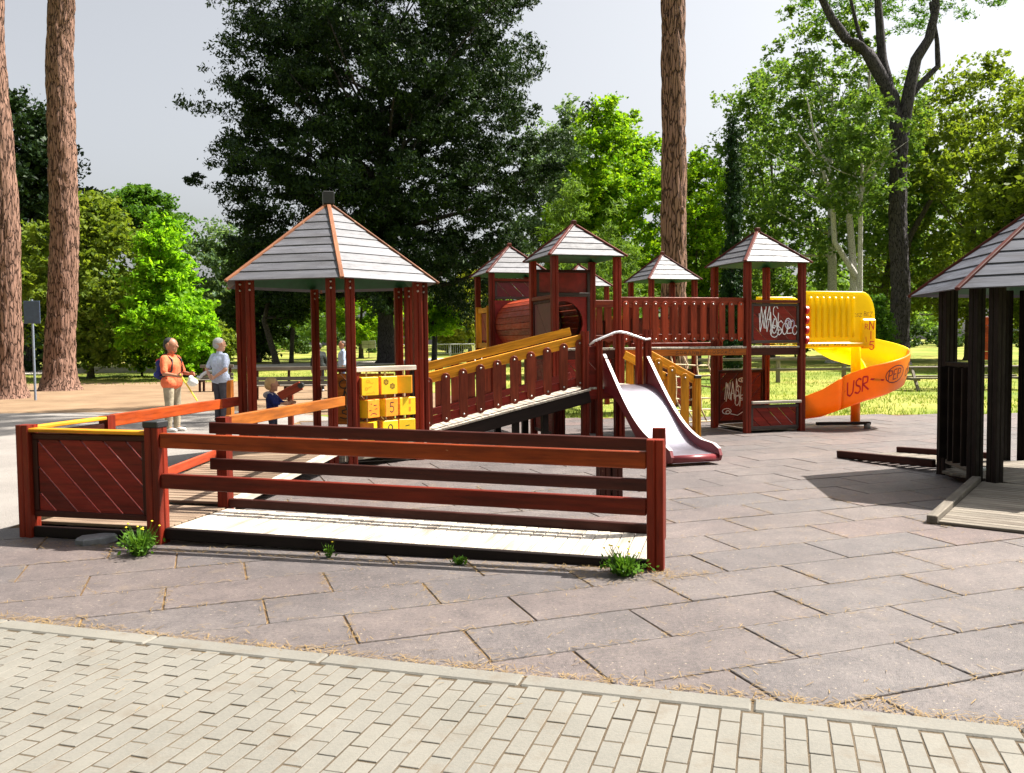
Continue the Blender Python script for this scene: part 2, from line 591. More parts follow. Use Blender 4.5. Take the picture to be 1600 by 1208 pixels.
def picket_row(parent, a, b, n, zlo, zhi, w, mat, rmat_top, rmat_bot, side, t=.022, rail_h=.10, bolts=True, yellow_scallop=False):
    """a,b: points on the deck line; pickets stand vertical, rails follow the slope"""
    a, b = Vector(a), Vector(b)
    D = b - a
    X = Vector((D.x, D.y, 0)).normalized()
    N = Vector((X.y, -X.x, 0)) * side
    up = Vector((0, 0, 1))
    zr = zhi - rail_h * .62
    beam(parent, 'top_rail', a + up * zr, b + up * zr, .04, rail_h, rmat_top)
    beam(parent, 'bottom_rail', a + up * (zlo + .07), b + up * (zlo + .07), .04, rail_h * .8, rmat_bot)
    M = Matrix((X * side, up, N)).transposed().to_4x4()
    hh = zhi - zlo - .07
    me = round_board(w, hh, t, mat)
    for i in range(n):
        c = a + D * ((i + .5) / n) + N * (.02 + t / 2 + .003)
        Mi = M @ Matrix.Rotation(random.uniform(-.012, .012), 4, 'Z')
        Mi.translation = c + up * ((zlo + zhi - .07) / 2 - .01)
        p = part('picket', me, parent, Mi)
        if bolts:
            for s in (-1, 1):
                part('bolt', bolt_mesh(), p, Matrix.Translation((0, s * (hh / 2 - w * .45), t / 2 + .003)))

def roof(parent, n, Rr, ze, zt, rows, mat, ridge, rot0, fin_mat, fin=(.10, .12), ceil_mat=None):
    ap, sn = Rr * math.cos(math.pi / n), Rr * math.sin(math.pi / n)
    dz = zt - ze
    nl = math.hypot(dz, ap)
    nx, nz = dz / nl, ap / nl
    def P(f, lift, s, inset=.012):
        return (f * ap + nx * lift, s * max(.004, f * sn - inset), zt - dz * f + nz * lift)
    key = ('roof', n, Rr, ze, zt, rows, mat.name)
    if key not in _cache:
        ms = []
        for r in range(rows):
            f0, f1 = .045 + (1 - .045) * r / rows, .045 + (1 - .045) * (r + 1) / rows
            f0 = max(.03, f0 - .012)
            v = []
            for f, l in ((f0, .000), (f1, .012)):
                for dl in (0, .014):
                    v += [P(f, l + dl, -1), P(f, l + dl, 1)]
            me = bpy.data.meshes.new('roof_board')
            me.from_pydata(v, [], [(0, 1, 5, 4), (2, 6, 7, 3), (0, 2, 3, 1), (4, 5, 7, 6), (0, 4, 6, 2), (1, 3, 7, 5)])
            me.materials.append(ax(mat, 'Y')); me.update()
            bm = bmesh.new(); bm.from_mesh(me); bmesh.ops.recalc_face_normals(bm, faces=bm.faces); bm.to_mesh(me); bm.free()
            # origin into the board so that grain runs along it
            ms.append(me)
        _cache[key] = ms
    for k in range(n):
        az = rot0 + (k + .5) * 2 * math.pi / n
        for me in _cache[key]:
            part('roof_board', me, parent, Matrix.Rotation(az + random.uniform(-.001, .001), 4, 'Z'))
        ca = rot0 + k * 2 * math.pi / n
        d = Vector((math.cos(ca), math.sin(ca), 0))
        p0 = d * .05 + Vector((0, 0, zt - dz * .05 / Rr + .03))
        p1 = d * (Rr + .03) + Vector((0, 0, ze - dz * .03 / Rr + .03))
        beam(parent, 'ridge_board', p0, p1, .055, .035, ridge, .006)
    mb = MB()
    vs = [(0, 0, zt - .03)]
    for k in range(n):
        ca = rot0 + k * 2 * math.pi / n
        vs.append((Rr * .93 * math.cos(ca), Rr * .93 * math.sin(ca), ze + dz * .07 - .012))
    for k in range(n):
        ca = rot0 + k * 2 * math.pi / n
        vs.append((Rr * .93 * math.cos(ca), Rr * .93 * math.sin(ca), ze + dz * .07 - .035))
    vs.append((0, 0, zt - .055))
    L = len(vs) - 1
    fs = []
    for k in range(n):
        k2 = (k + 1) % n
        fs += [(0, 1 + k, 1 + k2), (1 + k, 1 + n + k, 1 + n + k2, 1 + k2), (L, 1 + n + k2, 1 + n + k)]
    mb.add(vs, fs)
    part('ceiling', mb.mesh('ceiling', ceil_mat or GREEN), parent)
    part('finial', cbox(fin[0], fin[0], fin[1], fin_mat), parent, Matrix.Translation((0, 0, zt + fin[1] / 2 + .01)))

def ribbon(name, parent, strokes, width, mat, fn):
    V, F = [], []
    h = 0.0
    for st in strokes:
        for i in range(len(st) - 1):
            (x0, y0), (x1, y1) = st[i], st[i + 1]
            L = math.hypot(x1 - x0, y1 - y0)
            if L < 1e-6: continue
            dx, dy = (x1 - x0) / L, (y1 - y0) / L
            e = width * .35
            x0, y0, x1, y1 = x0 - dx * e, y0 - dy * e, x1 + dx * e, y1 + dy * e
            px_, py_ = -dy * width / 2, dx * width / 2
            b = len(V)
            h += .00004
            for x, y in ((x0 - px_, y0 - py_), (x1 - px_, y1 - py_), (x1 + px_, y1 + py_), (x0 + px_, y0 + py_)):
                V.append(tuple(fn(x, y, h)))
            F.append((b, b + 1, b + 2, b + 3))
    me = bpy.data.meshes.new(name)
    me.from_pydata(V, [], F)
    me.materials.append(mat)
    me.update()
    return part(name, me, parent)

def loop(cx, cy, rx, ry, n=12, a0=0.0, a1=1.0):
    return [(cx + rx * math.cos(2 * math.pi * (a0 + (a1 - a0) * k / n)), cy + ry * math.sin(2 * math.pi * (a0 + (a1 - a0) * k / n))) for k in range(n + 1)]

GLY = {
    'N': [[(0, 0), (.08, 1), (.85, .05), (1, 1)]], 'A': [[(0, 0), (.5, 1), (1, 0)], [(.2, .38), (.85, .38)]],
    'S': [[(1, .85), (.6, 1), (.15, .85), (.2, .6), (.8, .42), (.9, .15), (.5, 0), (0, .15)]],
    'L': [[(0, 1), (.05, 0), (.9, .05)]], 'O': [loop(.5, .5, .5, .5)], 'E': [[(.9, 1), (.05, .95), (0, 0), (.9, .03)], [(0, .5), (.7, .52)]],
    'F': [[(.9, 1), (.05, .95), (0, 0)], [(0, .5), (.7, .55)]], 'U': [[(0, 1), (.05, .15), (.5, 0), (.9, .2), (1, 1)]],
    'R': [[(0, 0), (.05, 1), (.8, .9), (.8, .55), (.05, .5), (1, 0)]], 'P': [[(0, 0), (.05, 1), (.85, .9), (.8, .5), (.05, .45)]],
    'I': [[(.5, 0), (.5, 1)]], '5': [[(.9, 1), (.2, 1), (.12, .58), (.5, .64), (.85, .5), (.92, .3), (.75, .07), (.4, 0), (.08, .12)]],
    '9': [loop(.5, .7, .38, .3), [(.88, .7), (.8, .25), (.5, 0)]], 'Z': [[(0, 1), (1, 1), (0, 0), (1, 0)]], 'B': [[(0, 0), (0, 1), (.8, .85), (.7, .55), (0, .5), (.9, .35), (.8, .05), (0, 0)]],
    '2': [[(.05, .8), (.4, 1), (.85, .8), (.7, .5), (0, 0), (1, .02)]], 'W': [[(0, 1), (.25, 0), (.5, .7), (.75, 0), (1, 1)]],
}
def word(txt, x, y, w, h, adv=None, slant=0.0, jit=0.0):
    out = []
    for i, ch in enumerate(txt):
        if ch in GLY:
            hh = h * (1 + random.uniform(-jit, jit)); yy = y + random.uniform(-jit, jit) * h * .5
            for st in GLY[ch]:
                out.append([(x + gx * w + slant * gy * hh, yy + gy * hh) for gx, gy in st])
        x += adv or w * 1.2
    return out

# ------------------------------------------------------------------ ground
def strip_sheet(name, mat, pts_l, pts_r, dz, kind='structure'):
    """surface between two edge polylines that follows the ground"""
    V, F = [], []
    for (a, b) in zip(pts_l, pts_r):
        V += [(a[0], a[1], gz(a[1]) + dz), (b[0], b[1], gz(b[1]) + dz)]
    for i in range(len(pts_l) - 1):
        F.append((2 * i, 2 * i + 1, 2 * i + 3, 2 * i + 2))
    me = bpy.data.meshes.new(name)
    me.from_pydata(V, [], F); me.materials.append(mat); me.update()
    o = link(name, me)
    return tag(o, kind=kind)

ys = [-60, 0, 10, 20, 32, 50, 70, 90, 115, 140, 300, 1000]
strip_sheet('lawn', LAWN, [(-700, y) for y in ys], [(700, y) for y in ys], -.060)
strip_sheet('dirt_ground', DIRT, [(-40, 20), (-34, 26), (-30, 32), (-26, 38)], [(-1.5, 20), (-1.5, 26), (-4, 32), (-9, 38)], -.054)
strip_sheet('gravel_path', PATH, [(-60, 44), (-30, 45.5), (-10, 55), (8, 72), (30, 100)], [(-60, 50), (-30, 52), (-12, 63), (5, 82), (24, 112)], -.050)
strip_sheet('paved_path', CONC, [(-20, 6.2), (-20, 13), (-16.5, 17), (-14.2, 21.2)], [(-3.5, 6.2), (-3.5, 13), (-2.2, 17), (-5.9, 21.2)], -.034)

K0, K1 = Vector((-2.76, 4.82)), Vector((1.33, 3.57))
KD = (K1 - K0).normalized()
KN = Vector((-KD.y, KD.x))            # towards the playground
floor = strip_sheet('playground_floor', SAND, [(-8, 0.5), (-8, 7.2), (-4.4, 7.21), (-4.4, 17.9)], [(14, 0.5), (14, 7.2), (14, 7.21), (14, 17.9)], -.009)
pave = strip_sheet('brick_pavement', JOINT, [(-9, 0.5), (-9, 6.685)], [(8, 0.5), (8, 1.49)], .0004)

def in_view(x, y, m=.5):
    return y > 2.9 and abs(x) < .60 * y + m

TA = R(19.5)
tx, ty = Vector((math.cos(TA), math.sin(TA))), Vector((-math.sin(TA), math.cos(TA)))
T0 = Vector((0, 4.19))
kc = KN.dot(K0) + .004
tiles = []
for j in range(-14, 42):
    for i in range(-30, 34):
        s0 = 1.347 + i + (.5 if j % 2 == 0 else 0) + random.Random(j).uniform(-.05, .05)
        q = [(s0, j * .5), (s0 + 1, j * .5), (s0 + 1, j * .5 + .5), (s0, j * .5 + .5)]
        c = T0 + tx * (s0 + .5) + ty * (j * .5 + .25)
        if c.y > 17.7 or c.x > 13.5 or c.x < -7.6 or (c.y > 7.1 and c.x < -4.1): continue
        if not in_view(c.x, c.y, 7.0): continue
        g = .006
        w = [T0 + tx * (x + (g if x == s0 else -g)) + ty * (y + (g if y == j * .5 else -g)) for x, y in q]
        poly = clip([(p.x, p.y) for p in w], -KN.x, -KN.y, -kc)
        if len(poly) < 3: continue
        m = Vector((sum(p[0] for p in poly) / len(poly), sum(p[1] for p in poly) / len(poly)))
        tiles.append((m.length + (0 if in_view(m.x, m.y, .55) else 100), m, [(p[0] - m.x, p[1] - m.y) for p in poly]))
tiles.sort(key=lambda t: t[0])
rt = random.Random(3)
def tile_tf(m):
    return Matrix.Translation((m.x, m.y, -.015 + rt.uniform(-.003, .002))) @ Matrix.Rotation(rt.uniform(-.006, .006), 4, 'Z') @ Matrix.Rotation(rt.uniform(-.005, .005), 4, 'X')
for d, m, poly in tiles[:296]:
    part('tile', extrude('tile', poly, .03, TILE, .004), floor, tile_tf(m))
mb = MB()
for d, m, poly in tiles[296:]:
    M = tile_tf(m)
    n = len(poly)
    vs = [M @ Vector((x, y, z)) for z in (-.015, .015) for x, y in poly]
    mb.add(vs, [tuple(range(n, 2 * n))] + [(k, (k + 1) % n, n + (k + 1) % n, n + k) for k in range(n)])
part('far_tiles', mb.mesh('far_tiles', TILE), floor, None, None, 'stuff')

# kerb stones and pavers
s = -4.2
while s < 8:
    L = 1.02
    c = K0 + KD * (s + L / 2) - KN * .065
    beam(pave, 'kerb_stone', (c.x - KD.x * (L / 2 - .006), c.y - KD.y * (L / 2 - .006), -.045), (c.x + KD.x * (L / 2 - .006), c.y + KD.y * (L / 2 - .006), -.045), .125, .11, PAVER, .008)
    s += L
bricks = []
for i in range(-60, 130):
    for j in range(0, 22):
        cs = i * .0850 + .05
        cd = .145 + (j + .5) * .204 - (.102 if i % 2 else 0)
        if cd < .12: continue
        c = K0 + KD * cs - KN * cd
        if c.y < 2.2 or not in_view(c.x, c.y + .75, 3.0): continue
        bricks.append((c.length + (0 if c.y > 2.86 and in_view(c.x, c.y, .1) else 100), c))
bricks.sort(key=lambda t: t[0])
rb = random.Random(5)
def brick_tf(c):
    M = frame((c.x, c.y, -.036 + rb.uniform(-.0025, .0015)), (KN.x + rb.uniform(-.015, .015), KN.y, rb.uniform(-.008, .008)), (0, 0, 1))
    return M
for d, c in bricks[:298]:
    part('brick', cbox(.196, .0775, .08, PAVER, .002), pave, brick_tf(c))
print('tiles', len(tiles), 'bricks', len(bricks))
if len(bricks) > 298:
    mb = MB()
    for d, c in bricks[298:]:
        mb.box((0, 0, 0), (.196, .0775, .08), brick_tf(c))
    part('outer_bricks', mb.mesh('outer_bricks', PAVER), pave, None, None, 'stuff')

# ------------------------------------------------------------------ front boarding ramp
RA = R(-14.1)
ramp = thing('boarding_ramp', 'low red wooden ramp with rail fences and pale plank deck, nearest in front', 'ramp', (-2.82, 6.8, 0), RA)
RW = .95
for (x, y, s, c) in ((-1.22, 0, .12, None), (0, 0, .125, BLACKCAP), (3.91, 0, .115, None)):
    post(ramp, x, y, -.01, .925 if x < 3 else .89, W_RED, s, True, cap=c)
for (x, y, s) in ((-1.22, RW, .1), (0, RW, .1), (3.86, RW, .1)):
    post(ramp, x, y, -.01, .92 if x < 3 else .875, W_RED, s, False)
def rz(x, z): return z - .0185 * max(0, x)
for z, m in ((.82, W_FENCE), (.50, W_RED)):
    beam(ramp, 'rail', (.065, -.02, z), (3.85, -.02, rz(3.85, z)), .045, .118, m)
    beam(ramp, 'rail', (-.09, RW - .075, z + .01), (3.84, RW - .075, rz(3.84, z)), .045, .10, W_DARK)
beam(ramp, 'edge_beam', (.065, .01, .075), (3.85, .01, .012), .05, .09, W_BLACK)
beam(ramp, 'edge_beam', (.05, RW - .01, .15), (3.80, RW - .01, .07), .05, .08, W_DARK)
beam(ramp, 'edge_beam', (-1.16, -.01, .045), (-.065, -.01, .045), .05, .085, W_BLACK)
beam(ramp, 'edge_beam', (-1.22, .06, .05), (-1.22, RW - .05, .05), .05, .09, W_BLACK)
n = 9
for k in range(n):
    y = .07 + (RW - .09) * (k + .5) / n
    beam(ramp, 'deck_plank', (-1.19, y, .10), (.03, y, .10 + random.uniform(-.002, .002)), (RW - .09) / n - .006, .028, W_DECK_BROWN, .004)
n = 39
for k in range(n):
    x = .045 + (3.83 - .0) * (k + .5) / n
    z = rz(x, .098) - .004
    beam(ramp, 'deck_plank', (x, .045, z), (x, RW - .05, z + random.uniform(-.002, .003)), 3.83 / n - .006, .026, W_DECK, .004)
beam(ramp, 'top_rail', (-1.28, 0, .885), (-.065, 0, .875), .10, .03, W_YELLOW)
beam(ramp, 'top_rail', (-1.22, .06, .895), (-1.22, RW - .05, .90), .09, .03, W_YELLOW)
diag_panel(ramp, (-1.155, 0), (-.07, 0), .17, .855, W_DEEP, W_DARK, -1, .15, gap=.014)
diag_panel(ramp, (-1.22, .06), (-1.22, RW - .06), .17, .855, W_DEEP, W_DARK, -1, .15)

# ------------------------------------------------------------------ gazebos
BA = R(17.0)
def gazebo_posts(g, r, z1, mat, angs, dbl=.135, s=.1):
    for a in angs:
        c = Vector((r * math.cos(R(a)), r * math.sin(R(a)), 0))
        for sgn in (-1, 1):
            d = Vector((math.cos(R(a + sgn * 120)), math.sin(R(a + sgn * 120)), 0))
            p = c + d * dbl
            o = post(g, p.x, p.y, 0, z1, mat, s)
            for zz in (.06, .14):
                part('bolt', bolt_mesh(), o, frame((0, -s / 2 - .001, z1 / 2 - zz), (1, 0, 0), (0, -1, 0)))

GL = Vector((-2.50, 12.0, 0))
gaz = thing('hexagonal_gazebo', 'large six sided play gazebo with pale roof boards and black chimney cap', 'gazebo', GL, BA)
HEXA = [30 + 60 * k for k in range(6)]
gazebo_posts(gaz, 1.37, 2.40, W_RED, HEXA, s=.115)
roof(gaz, 6, 1.54, 2.36, 3.48, 9, W_SHINGLE, W_RIDGE, R(30), BLACKCAP, (.15, .17))
def hexp(r, a): return Vector((r * math.cos(R(a)), r * math.sin(R(a)), 0))
for k in range(6):                                      # deck side boards and eave beams
    a, b = hexp(1.35, HEXA[k]), hexp(1.35, HEXA[(k + 1) % 6])
    beam(gaz, 'side_board', a + Vector((0, 0, .19)), b + Vector((0, 0, .19)), .04, .18, W_GREY)
for k in range(24):
    y = -1.3 + 2.6 * (k + .5) / 24
    half = min(1.35 * math.cos(R(30)), (1.35 - abs(y)) * math.sqrt(3)) - .02
    if half > .06:
        beam(gaz, 'deck_plank', (-half, y, .285), (half, y, .285), .10, .03, W_DECK_BROWN, .004)
# number cubes between the front and the right posts (face at -60)
A, Bc = hexp(1.35, -90), hexp(1.35, -30)
D = (Bc - A).normalized(); NN = Vector((D.y, -D.x, 0))
s0, s1 = .22, 1.13
P = lambda s, z: A + D * s + Vector((0, 0, z))
beam(gaz, 'panel_rail', P(s0 - .04, 1.245), P(s1 + .05, 1.245), .10, .065, W_DECK)
beam(gaz, 'panel_rail', P(s0, .33), P(s1, .33), .06, .06, W_RED)
for s in (s0, s1):
    beam(gaz, 'panel_rail', P(s, .30), P(s, 1.21), .045, .06, W_RED if s == s0 else W_BLACK, up=NN)
yaw = {(0, 0): -14, (0, 1): -12, (0, 2): 48, (1, 0): 12, (1, 1): 6, (1, 2): -12, (2, 0): 40, (2, 1): -8, (2, 2): -18}
ori = math.atan2(D.y, D.x)
cube = 'cubes'
for r in range(3):
    for c in range(3):
        s = s0 + (s1 - s0) * (c + .5) / 3
        z = 1.03 - r * .285
        mat0 = CUBE_O if (r + c) % 2 == 1 and r == 1 and c < 2 or (r, c) == (1, 0) or (r, c) == (0, 2) else CUBE_Y
        if (r, c) == (1, 1): mat0 = CUBE_O
        mat1 = CUBE_Y if mat0 is CUBE_O else CUBE_O
        h = .115
        bm = bmesh.new(); bmesh.ops.create_cube(bm, size=2 * h)
        bmesh.ops.bevel(bm, geom=bm.edges[:], offset=.005, segments=1, affect='EDGES')
        me = bpy.data.meshes.new('number_cube'); bm.to_mesh(me); bm.free()
        me.materials.append(mat0); me.materials.append(mat1)
        for p in me.polygons:
            p.material_index = 1 if abs(p.normal.x) > .8 else 0
        M = Matrix.Translation(P(s, z)) @ Matrix.Rotation(ori + R(yaw[(r, c)]), 4, 'Z')
        q = part('number_cube', me, gaz, M)
        fn = lambda x, y, hh: Vector((x, -h - .0012 - hh, y))
        if (r, c) == (1, 1): ribbon('painted_number', q, word('5', -.04, -.062, .08, .125), .012, INK, fn)
        elif (r, c) == (2, 1): ribbon('painted_number', q, word('9', -.04, -.062, .08, .125), .012, INK, fn)
        elif (r, c) == (0, 0):
            st = [loop(-.03, .065, .022, .016, 8), [(-.01, .055), (.03, .03), (.045, .05)], loop(-.05, -.03, .016, .02, 8), [(-.03, -.02), (.02, .0)], [(-.05, -.085), (.03, -.085), (.045, -.065), (.06, -.09)]]
            ribbon('painted_print', q, st, .005, CUBE_O, fn)
        elif (r, c) == (0, 1):
            for (cx, cy) in ((-.045, .045), (.045, -.01)):
                st = [[(cx + .012 * math.cos(a), cy + .012 * math.sin(a)), (cx + .034 * math.cos(a + .3), cy + .034 * math.sin(a + .3)), (cx + .03 * math.cos(a + .9), cy + .03 * math.sin(a + .9))] for a in (0, 1.05, 2.1, 3.14, 4.2, 5.25)]
                ribbon('painted_print', q, st, .008, PANEL_PURPLE, fn)
        elif (r, c) == (1, 2):
            ribbon('painted_print', q, [[(.03, .04), (.03, .085)], [(.03, -.06), (.03, -.02)]], .026, CUBE_O, fn)
        elif (r, c) == (1, 0):
            ribbon('painted_print', q, [[(-.06, -.08), (-.03, -.06), (.02, -.06), (.05, -.08)], [(-.09, -.02), (-.05, -.02)], [(0, .04), (.05, .04)], [(-.05, .06), (-.04, .06)], [(.03, -.01), (.06, 0)]], .011, PANEL_PURPLE, fn)
        elif (r, c) == (2, 2):
            ribbon('painted_print', q, [[(-.02, .03), (.03, .035)]], .008, INK, fn)
for c in range(3):                                       # rods carrying the cubes
    s = s0 + (s1 - s0) * (c + .5) / 3
    mb = MB(); mb.tube([P(s, .36), P(s, 1.21)], .011, 8)
    part('rod', mb.mesh('rod', BOLT), gaz)
# back wall with painted scribbles, back railings
Aw, Bw = hexp(1.32, 90), hexp(1.32, 30)
M = diag_panel(gaz, (Aw.x * .86 + Bw.x * .14, Aw.y * .86 + Bw.y * .14), (Aw.x * .14 + Bw.x * .86, Aw.y * .14 + Bw.y * .86), .34, 1.12, W_ORANGE, None, -1, .9)
Dw = (Bw - Aw).normalized(); Nw = Vector((Dw.y, -Dw.x, 0))
fnw = lambda x, y, hh: Aw + Dw * x + Nw * (.0145 + hh) + Vector((0, 0, y))
random.seed(21)
ribbon('graffiti', gaz, word('SOZ', .26, .42, .16, .17, .22, .1, .2) + word('NO', .30, .66, .15, .17, .22, .2, .2) + word('ORO', .25, .90, .15, .16, .21, .1, .2) + [loop(.42, .75, .1, .2, 10), loop(.6, .5, .12, .1, 10)], .016, INK, fnw)
beam(gaz, 'handrail', Aw * .9 + Bw * .1 + Vector((0, 0, 1.17)), Aw * .1 + Bw * .9 + Vector((0, 0, 1.17)), .09, .05, W_RED)

# walkway from the boarding ramp up to the gazebo
def A2W(x, y): return Vector((-2.82 + x * math.cos(RA) - y * math.sin(RA), 6.8 + x * math.sin(RA) + y * math.cos(RA), 0))
WL0, WR0 = A2W(-1.22, RW + .06), A2W(0.0, RW + .06)
WL1 = GL + Matrix.Rotation(BA, 4, 'Z') @ hexp(1.40, -150)
WR1 = GL + Matrix.Rotation(BA, 4, 'Z') @ hexp(1.40, -90)
wk = thing('walkway', 'short plank walkway with single orange handrails leading up to the gazebo', 'walkway', WR0, 0)
def wp(t, s, z):                                        # t along, s across (0 right, 1 left)
    p = WR0.lerp(WR1, t).lerp(WL0.lerp(WL1, t), s) - WR0
    return Vector((p.x, p.y, z))
beam(wk, 'handrail', wp(.0, .0, .87), wp(.965, -.03, .87), .05, .115, W_ORANGE)
beam(wk, 'handrail', wp(.0, 1.0, .87), wp(.80, 1.0, .86), .05, .115, W_FENCE)
beam(wk, 'handrail', wp(.80, 1.0, .86), wp(.965, 1.0, .86), .05, .115, W_RED)  # darker end piece colours in the shadow on this rail
beam(wk, 'toe_board', wp(.02, .97, .20), wp(.95, .97, .32), .03, .10, W_BRIDGE)
beam(wk, 'edge_beam', wp(.02, .03, .10), wp(.95, .03, .25), .06, .09, W_DECK)
n = 27
for k in range(n):
    t = .015 + .93 * (k + .5) / n
    z = .115 + .15 * t
    beam(wk, 'deck_plank', wp(t, .05, z), wp(t, .95, z), .095, .026, W_DECK_BROWN, .004)

# the gazebo at the right edge, its shade put into near-black and grey wood
GR = Vector((5.89, 9.275, 0))
gr = thing('hexagonal_gazebo', 'dark shaded six sided gazebo with blue grey roof and red ridge boards at right', 'gazebo', GR, R(-158))
HEXB = [60 * k for k in range(6)]
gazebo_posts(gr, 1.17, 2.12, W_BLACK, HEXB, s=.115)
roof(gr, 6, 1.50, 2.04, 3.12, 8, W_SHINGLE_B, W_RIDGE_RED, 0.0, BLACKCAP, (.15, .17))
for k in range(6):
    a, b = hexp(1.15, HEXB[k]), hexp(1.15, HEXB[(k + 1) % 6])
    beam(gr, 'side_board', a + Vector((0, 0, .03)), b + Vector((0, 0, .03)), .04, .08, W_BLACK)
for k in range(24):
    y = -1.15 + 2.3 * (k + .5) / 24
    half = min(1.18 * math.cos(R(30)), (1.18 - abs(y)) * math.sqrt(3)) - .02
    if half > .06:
        beam(gr, 'deck_plank', (-half, y, .075), (half, y, .075), .09, .03, W_GREY, .004)  # greyer planks put the roof's shade into the deck colour
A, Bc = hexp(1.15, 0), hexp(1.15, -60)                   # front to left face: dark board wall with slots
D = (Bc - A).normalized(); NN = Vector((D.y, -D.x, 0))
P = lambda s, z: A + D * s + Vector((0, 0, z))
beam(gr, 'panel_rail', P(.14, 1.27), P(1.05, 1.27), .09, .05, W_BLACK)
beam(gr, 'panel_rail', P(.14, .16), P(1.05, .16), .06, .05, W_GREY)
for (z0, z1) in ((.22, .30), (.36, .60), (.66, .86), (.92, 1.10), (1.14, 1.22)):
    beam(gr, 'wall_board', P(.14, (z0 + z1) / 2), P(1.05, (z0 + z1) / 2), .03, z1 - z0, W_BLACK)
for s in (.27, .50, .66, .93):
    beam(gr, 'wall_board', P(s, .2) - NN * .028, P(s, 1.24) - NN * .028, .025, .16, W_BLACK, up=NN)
inv = Matrix.Rotation(R(158), 4, 'Z')
def GRL(x, y, z=0): return inv @ (Vector((x, y, z)) - GR)
# entry ramp towards the camera and boards at the back left
beam(gr, 'edge_beam', GRL(4.78, 8.85, .10), GRL(3.52, 7.20, .035), .085, .07, W_GREY)
beam(gr, 'edge_beam', GRL(5.70, 8.10, .10), GRL(4.45, 6.45, .035), .085, .07, W_GREY)
p0, p1, q0, q1 = Vector((4.78, 8.85)), Vector((3.52, 7.20)), Vector((5.70, 8.10)), Vector((4.45, 6.45))
for k in range(24):
    t = (k + .5) / 24
    a, b = p0.lerp(p1, t), q0.lerp(q1, t)
    e = (b - a).normalized() * .05
    beam(gr, 'deck_plank', GRL(a.x + e.x, a.y + e.y, .075 - .06 * t), GRL(b.x - e.x, b.y - e.y, .075 - .06 * t), .092, .026, W_GREY, .004)  # ramp planks greyed the same way to look dimly lit
beam(gr, 'edge_beam', GRL(4.93, 10.05, .10), GRL(4.30, 11.35, .05), .07, .09, W_DARK)
beam(gr, 'edge_beam', GRL(6.02, 10.50, .10), GRL(5.24, 11.70, .05), .07, .09, W_DARK)
p0, p1, q0, q1 = Vector((4.93, 10.05)), Vector((4.30, 11.35)), Vector((6.02, 10.50)), Vector((5.24, 11.70))
for k in range(11):
    t = (k + .5) / 11
    a, b = p0.lerp(p1, t), q0.lerp(q1, t)
    beam(gr, 'deck_plank', GRL(a.x, a.y, .06 - .05 * t), GRL(b.x, b.y, .06 - .05 * t), .09, .026, W_GREY, .004)
# ------------------------------------------------------------------ towers on the 17 degree grid
random.seed(11)
cu, su = math.cos(BA), math.sin(BA)
TS = 1.06
def G(o, u, v): return Vector((o[0] + u * cu - v * su, o[1] + u * su + v * cu, 0))
O_R = (3.95, 14.5)
O_2 = G(O_R, -2.364 - TS, 0)
O_P = (1.06, 12.56)
O_3 = G(O_2, 0, TS + 2.55)

def tower(label, o, deck, z_eave=2.86, z_apex=3.44, group='roofed towers of the climbing frame'):
    t = thing('play_tower', label, 'play tower', (o[0], o[1], 0), BA, group)
    for x in (0, TS):
        for y in (0, TS):
            p = post(t, x, y, 0, z_eave + .02, W_RED, .105)
    c = TS / 2
    holder = t
    # roof pieces are built about the tower's middle
    n0 = len(bpy.data.objects)
    before = set(bpy.data.objects)
    roof(t, 4, .895, z_eave, z_apex, 5, W_SHINGLE, W_RIDGE_RED, R(45), W_RIDGE_RED, (.075, .07))
    for ob in set(bpy.data.objects) - before:
        ob.matrix_basis = Matrix.Translation((c, c, 0)) @ ob.matrix_basis
    for (a, b) in (((0, 0), (TS, 0)), ((TS, 0), (TS, TS)), ((TS, TS), (0, TS)), ((0, TS), (0, 0))):
        if deck:
            beam(t, 'deck_beam', (a[0], a[1], deck - .09), (b[0], b[1], deck - .09), .05, .12, W_DARK)
    if deck:
        for k in range(10):
            x = .05 + (TS - .1) * (k + .5) / 10
            beam(t, 'deck_plank', (x, -.03, deck - .012), (x, TS + .03, deck - .012), .09, .03, W_DECK, .004)
    return t

# ---- right tower with graffiti panels and spiral slide
tr = tower('roofed tower beside the yellow spiral slide with white scribbled panels', O_R, 1.46)
beam(tr, 'panel_rail', (.06, 0, 2.215), (TS - .06, 0, 2.215), .08, .05, W_PICKET)
diag_panel(tr, (.06, 0), (TS - .06, 0), 1.51, 2.185, W_DEEP, W_FRAME, -1, .16)
diag_panel(tr, (.06, 0), (TS - .06, 0), .06, .47, W_DEEP, W_FRAME, -1, .16)
beam(tr, 'counter_board', (.05, -.02, .515), (TS - .05, -.02, .515), .14, .045, W_DECK)
for k in range(9):
    x = .06 + (TS - .12) * (k + .5) / 9
    beam(tr, 'floor_plank', (x, .0, .05), (x, TS, .05), .1, .03, W_GREY, .004)
diag_panel(tr, (.06, TS), (TS - .06, TS), .07, 1.03, W_DEEP, W_DARK, 1, .17)
fu = lambda x, y, h: Vector((.06 + x, -.0145 - h, 1.51 + y))
random.seed(5)
ribbon('graffiti', tr, word('NASL', .17, .22, .10, .36, .115, .06, .2) + [[(.16, .5), (.18, .2), (.27, .56), (.31, .2), (.38, .52), (.4, .16), (.45, .42)]], .014, INK_WHITE, fu)
ribbon('graffiti', tr, word('OSOEO', .40, .16, .095, .2, .10, .1, .25) + [loop(.72, .33, .06, .09), loop(.45, .2, .08, .1)], .015, INK_WHITE, lambda x, y, h: fu(x, y, h + .004))
ribbon('graffiti', tr, word('OO', .66, .26, .08, .13, .09, .1, .1), .012, INK_LILAC, lambda x, y, h: fu(x, y, h + .008))
fb = lambda x, y, h: Vector((.06 + x, TS - .0145 - h, .07 + y))
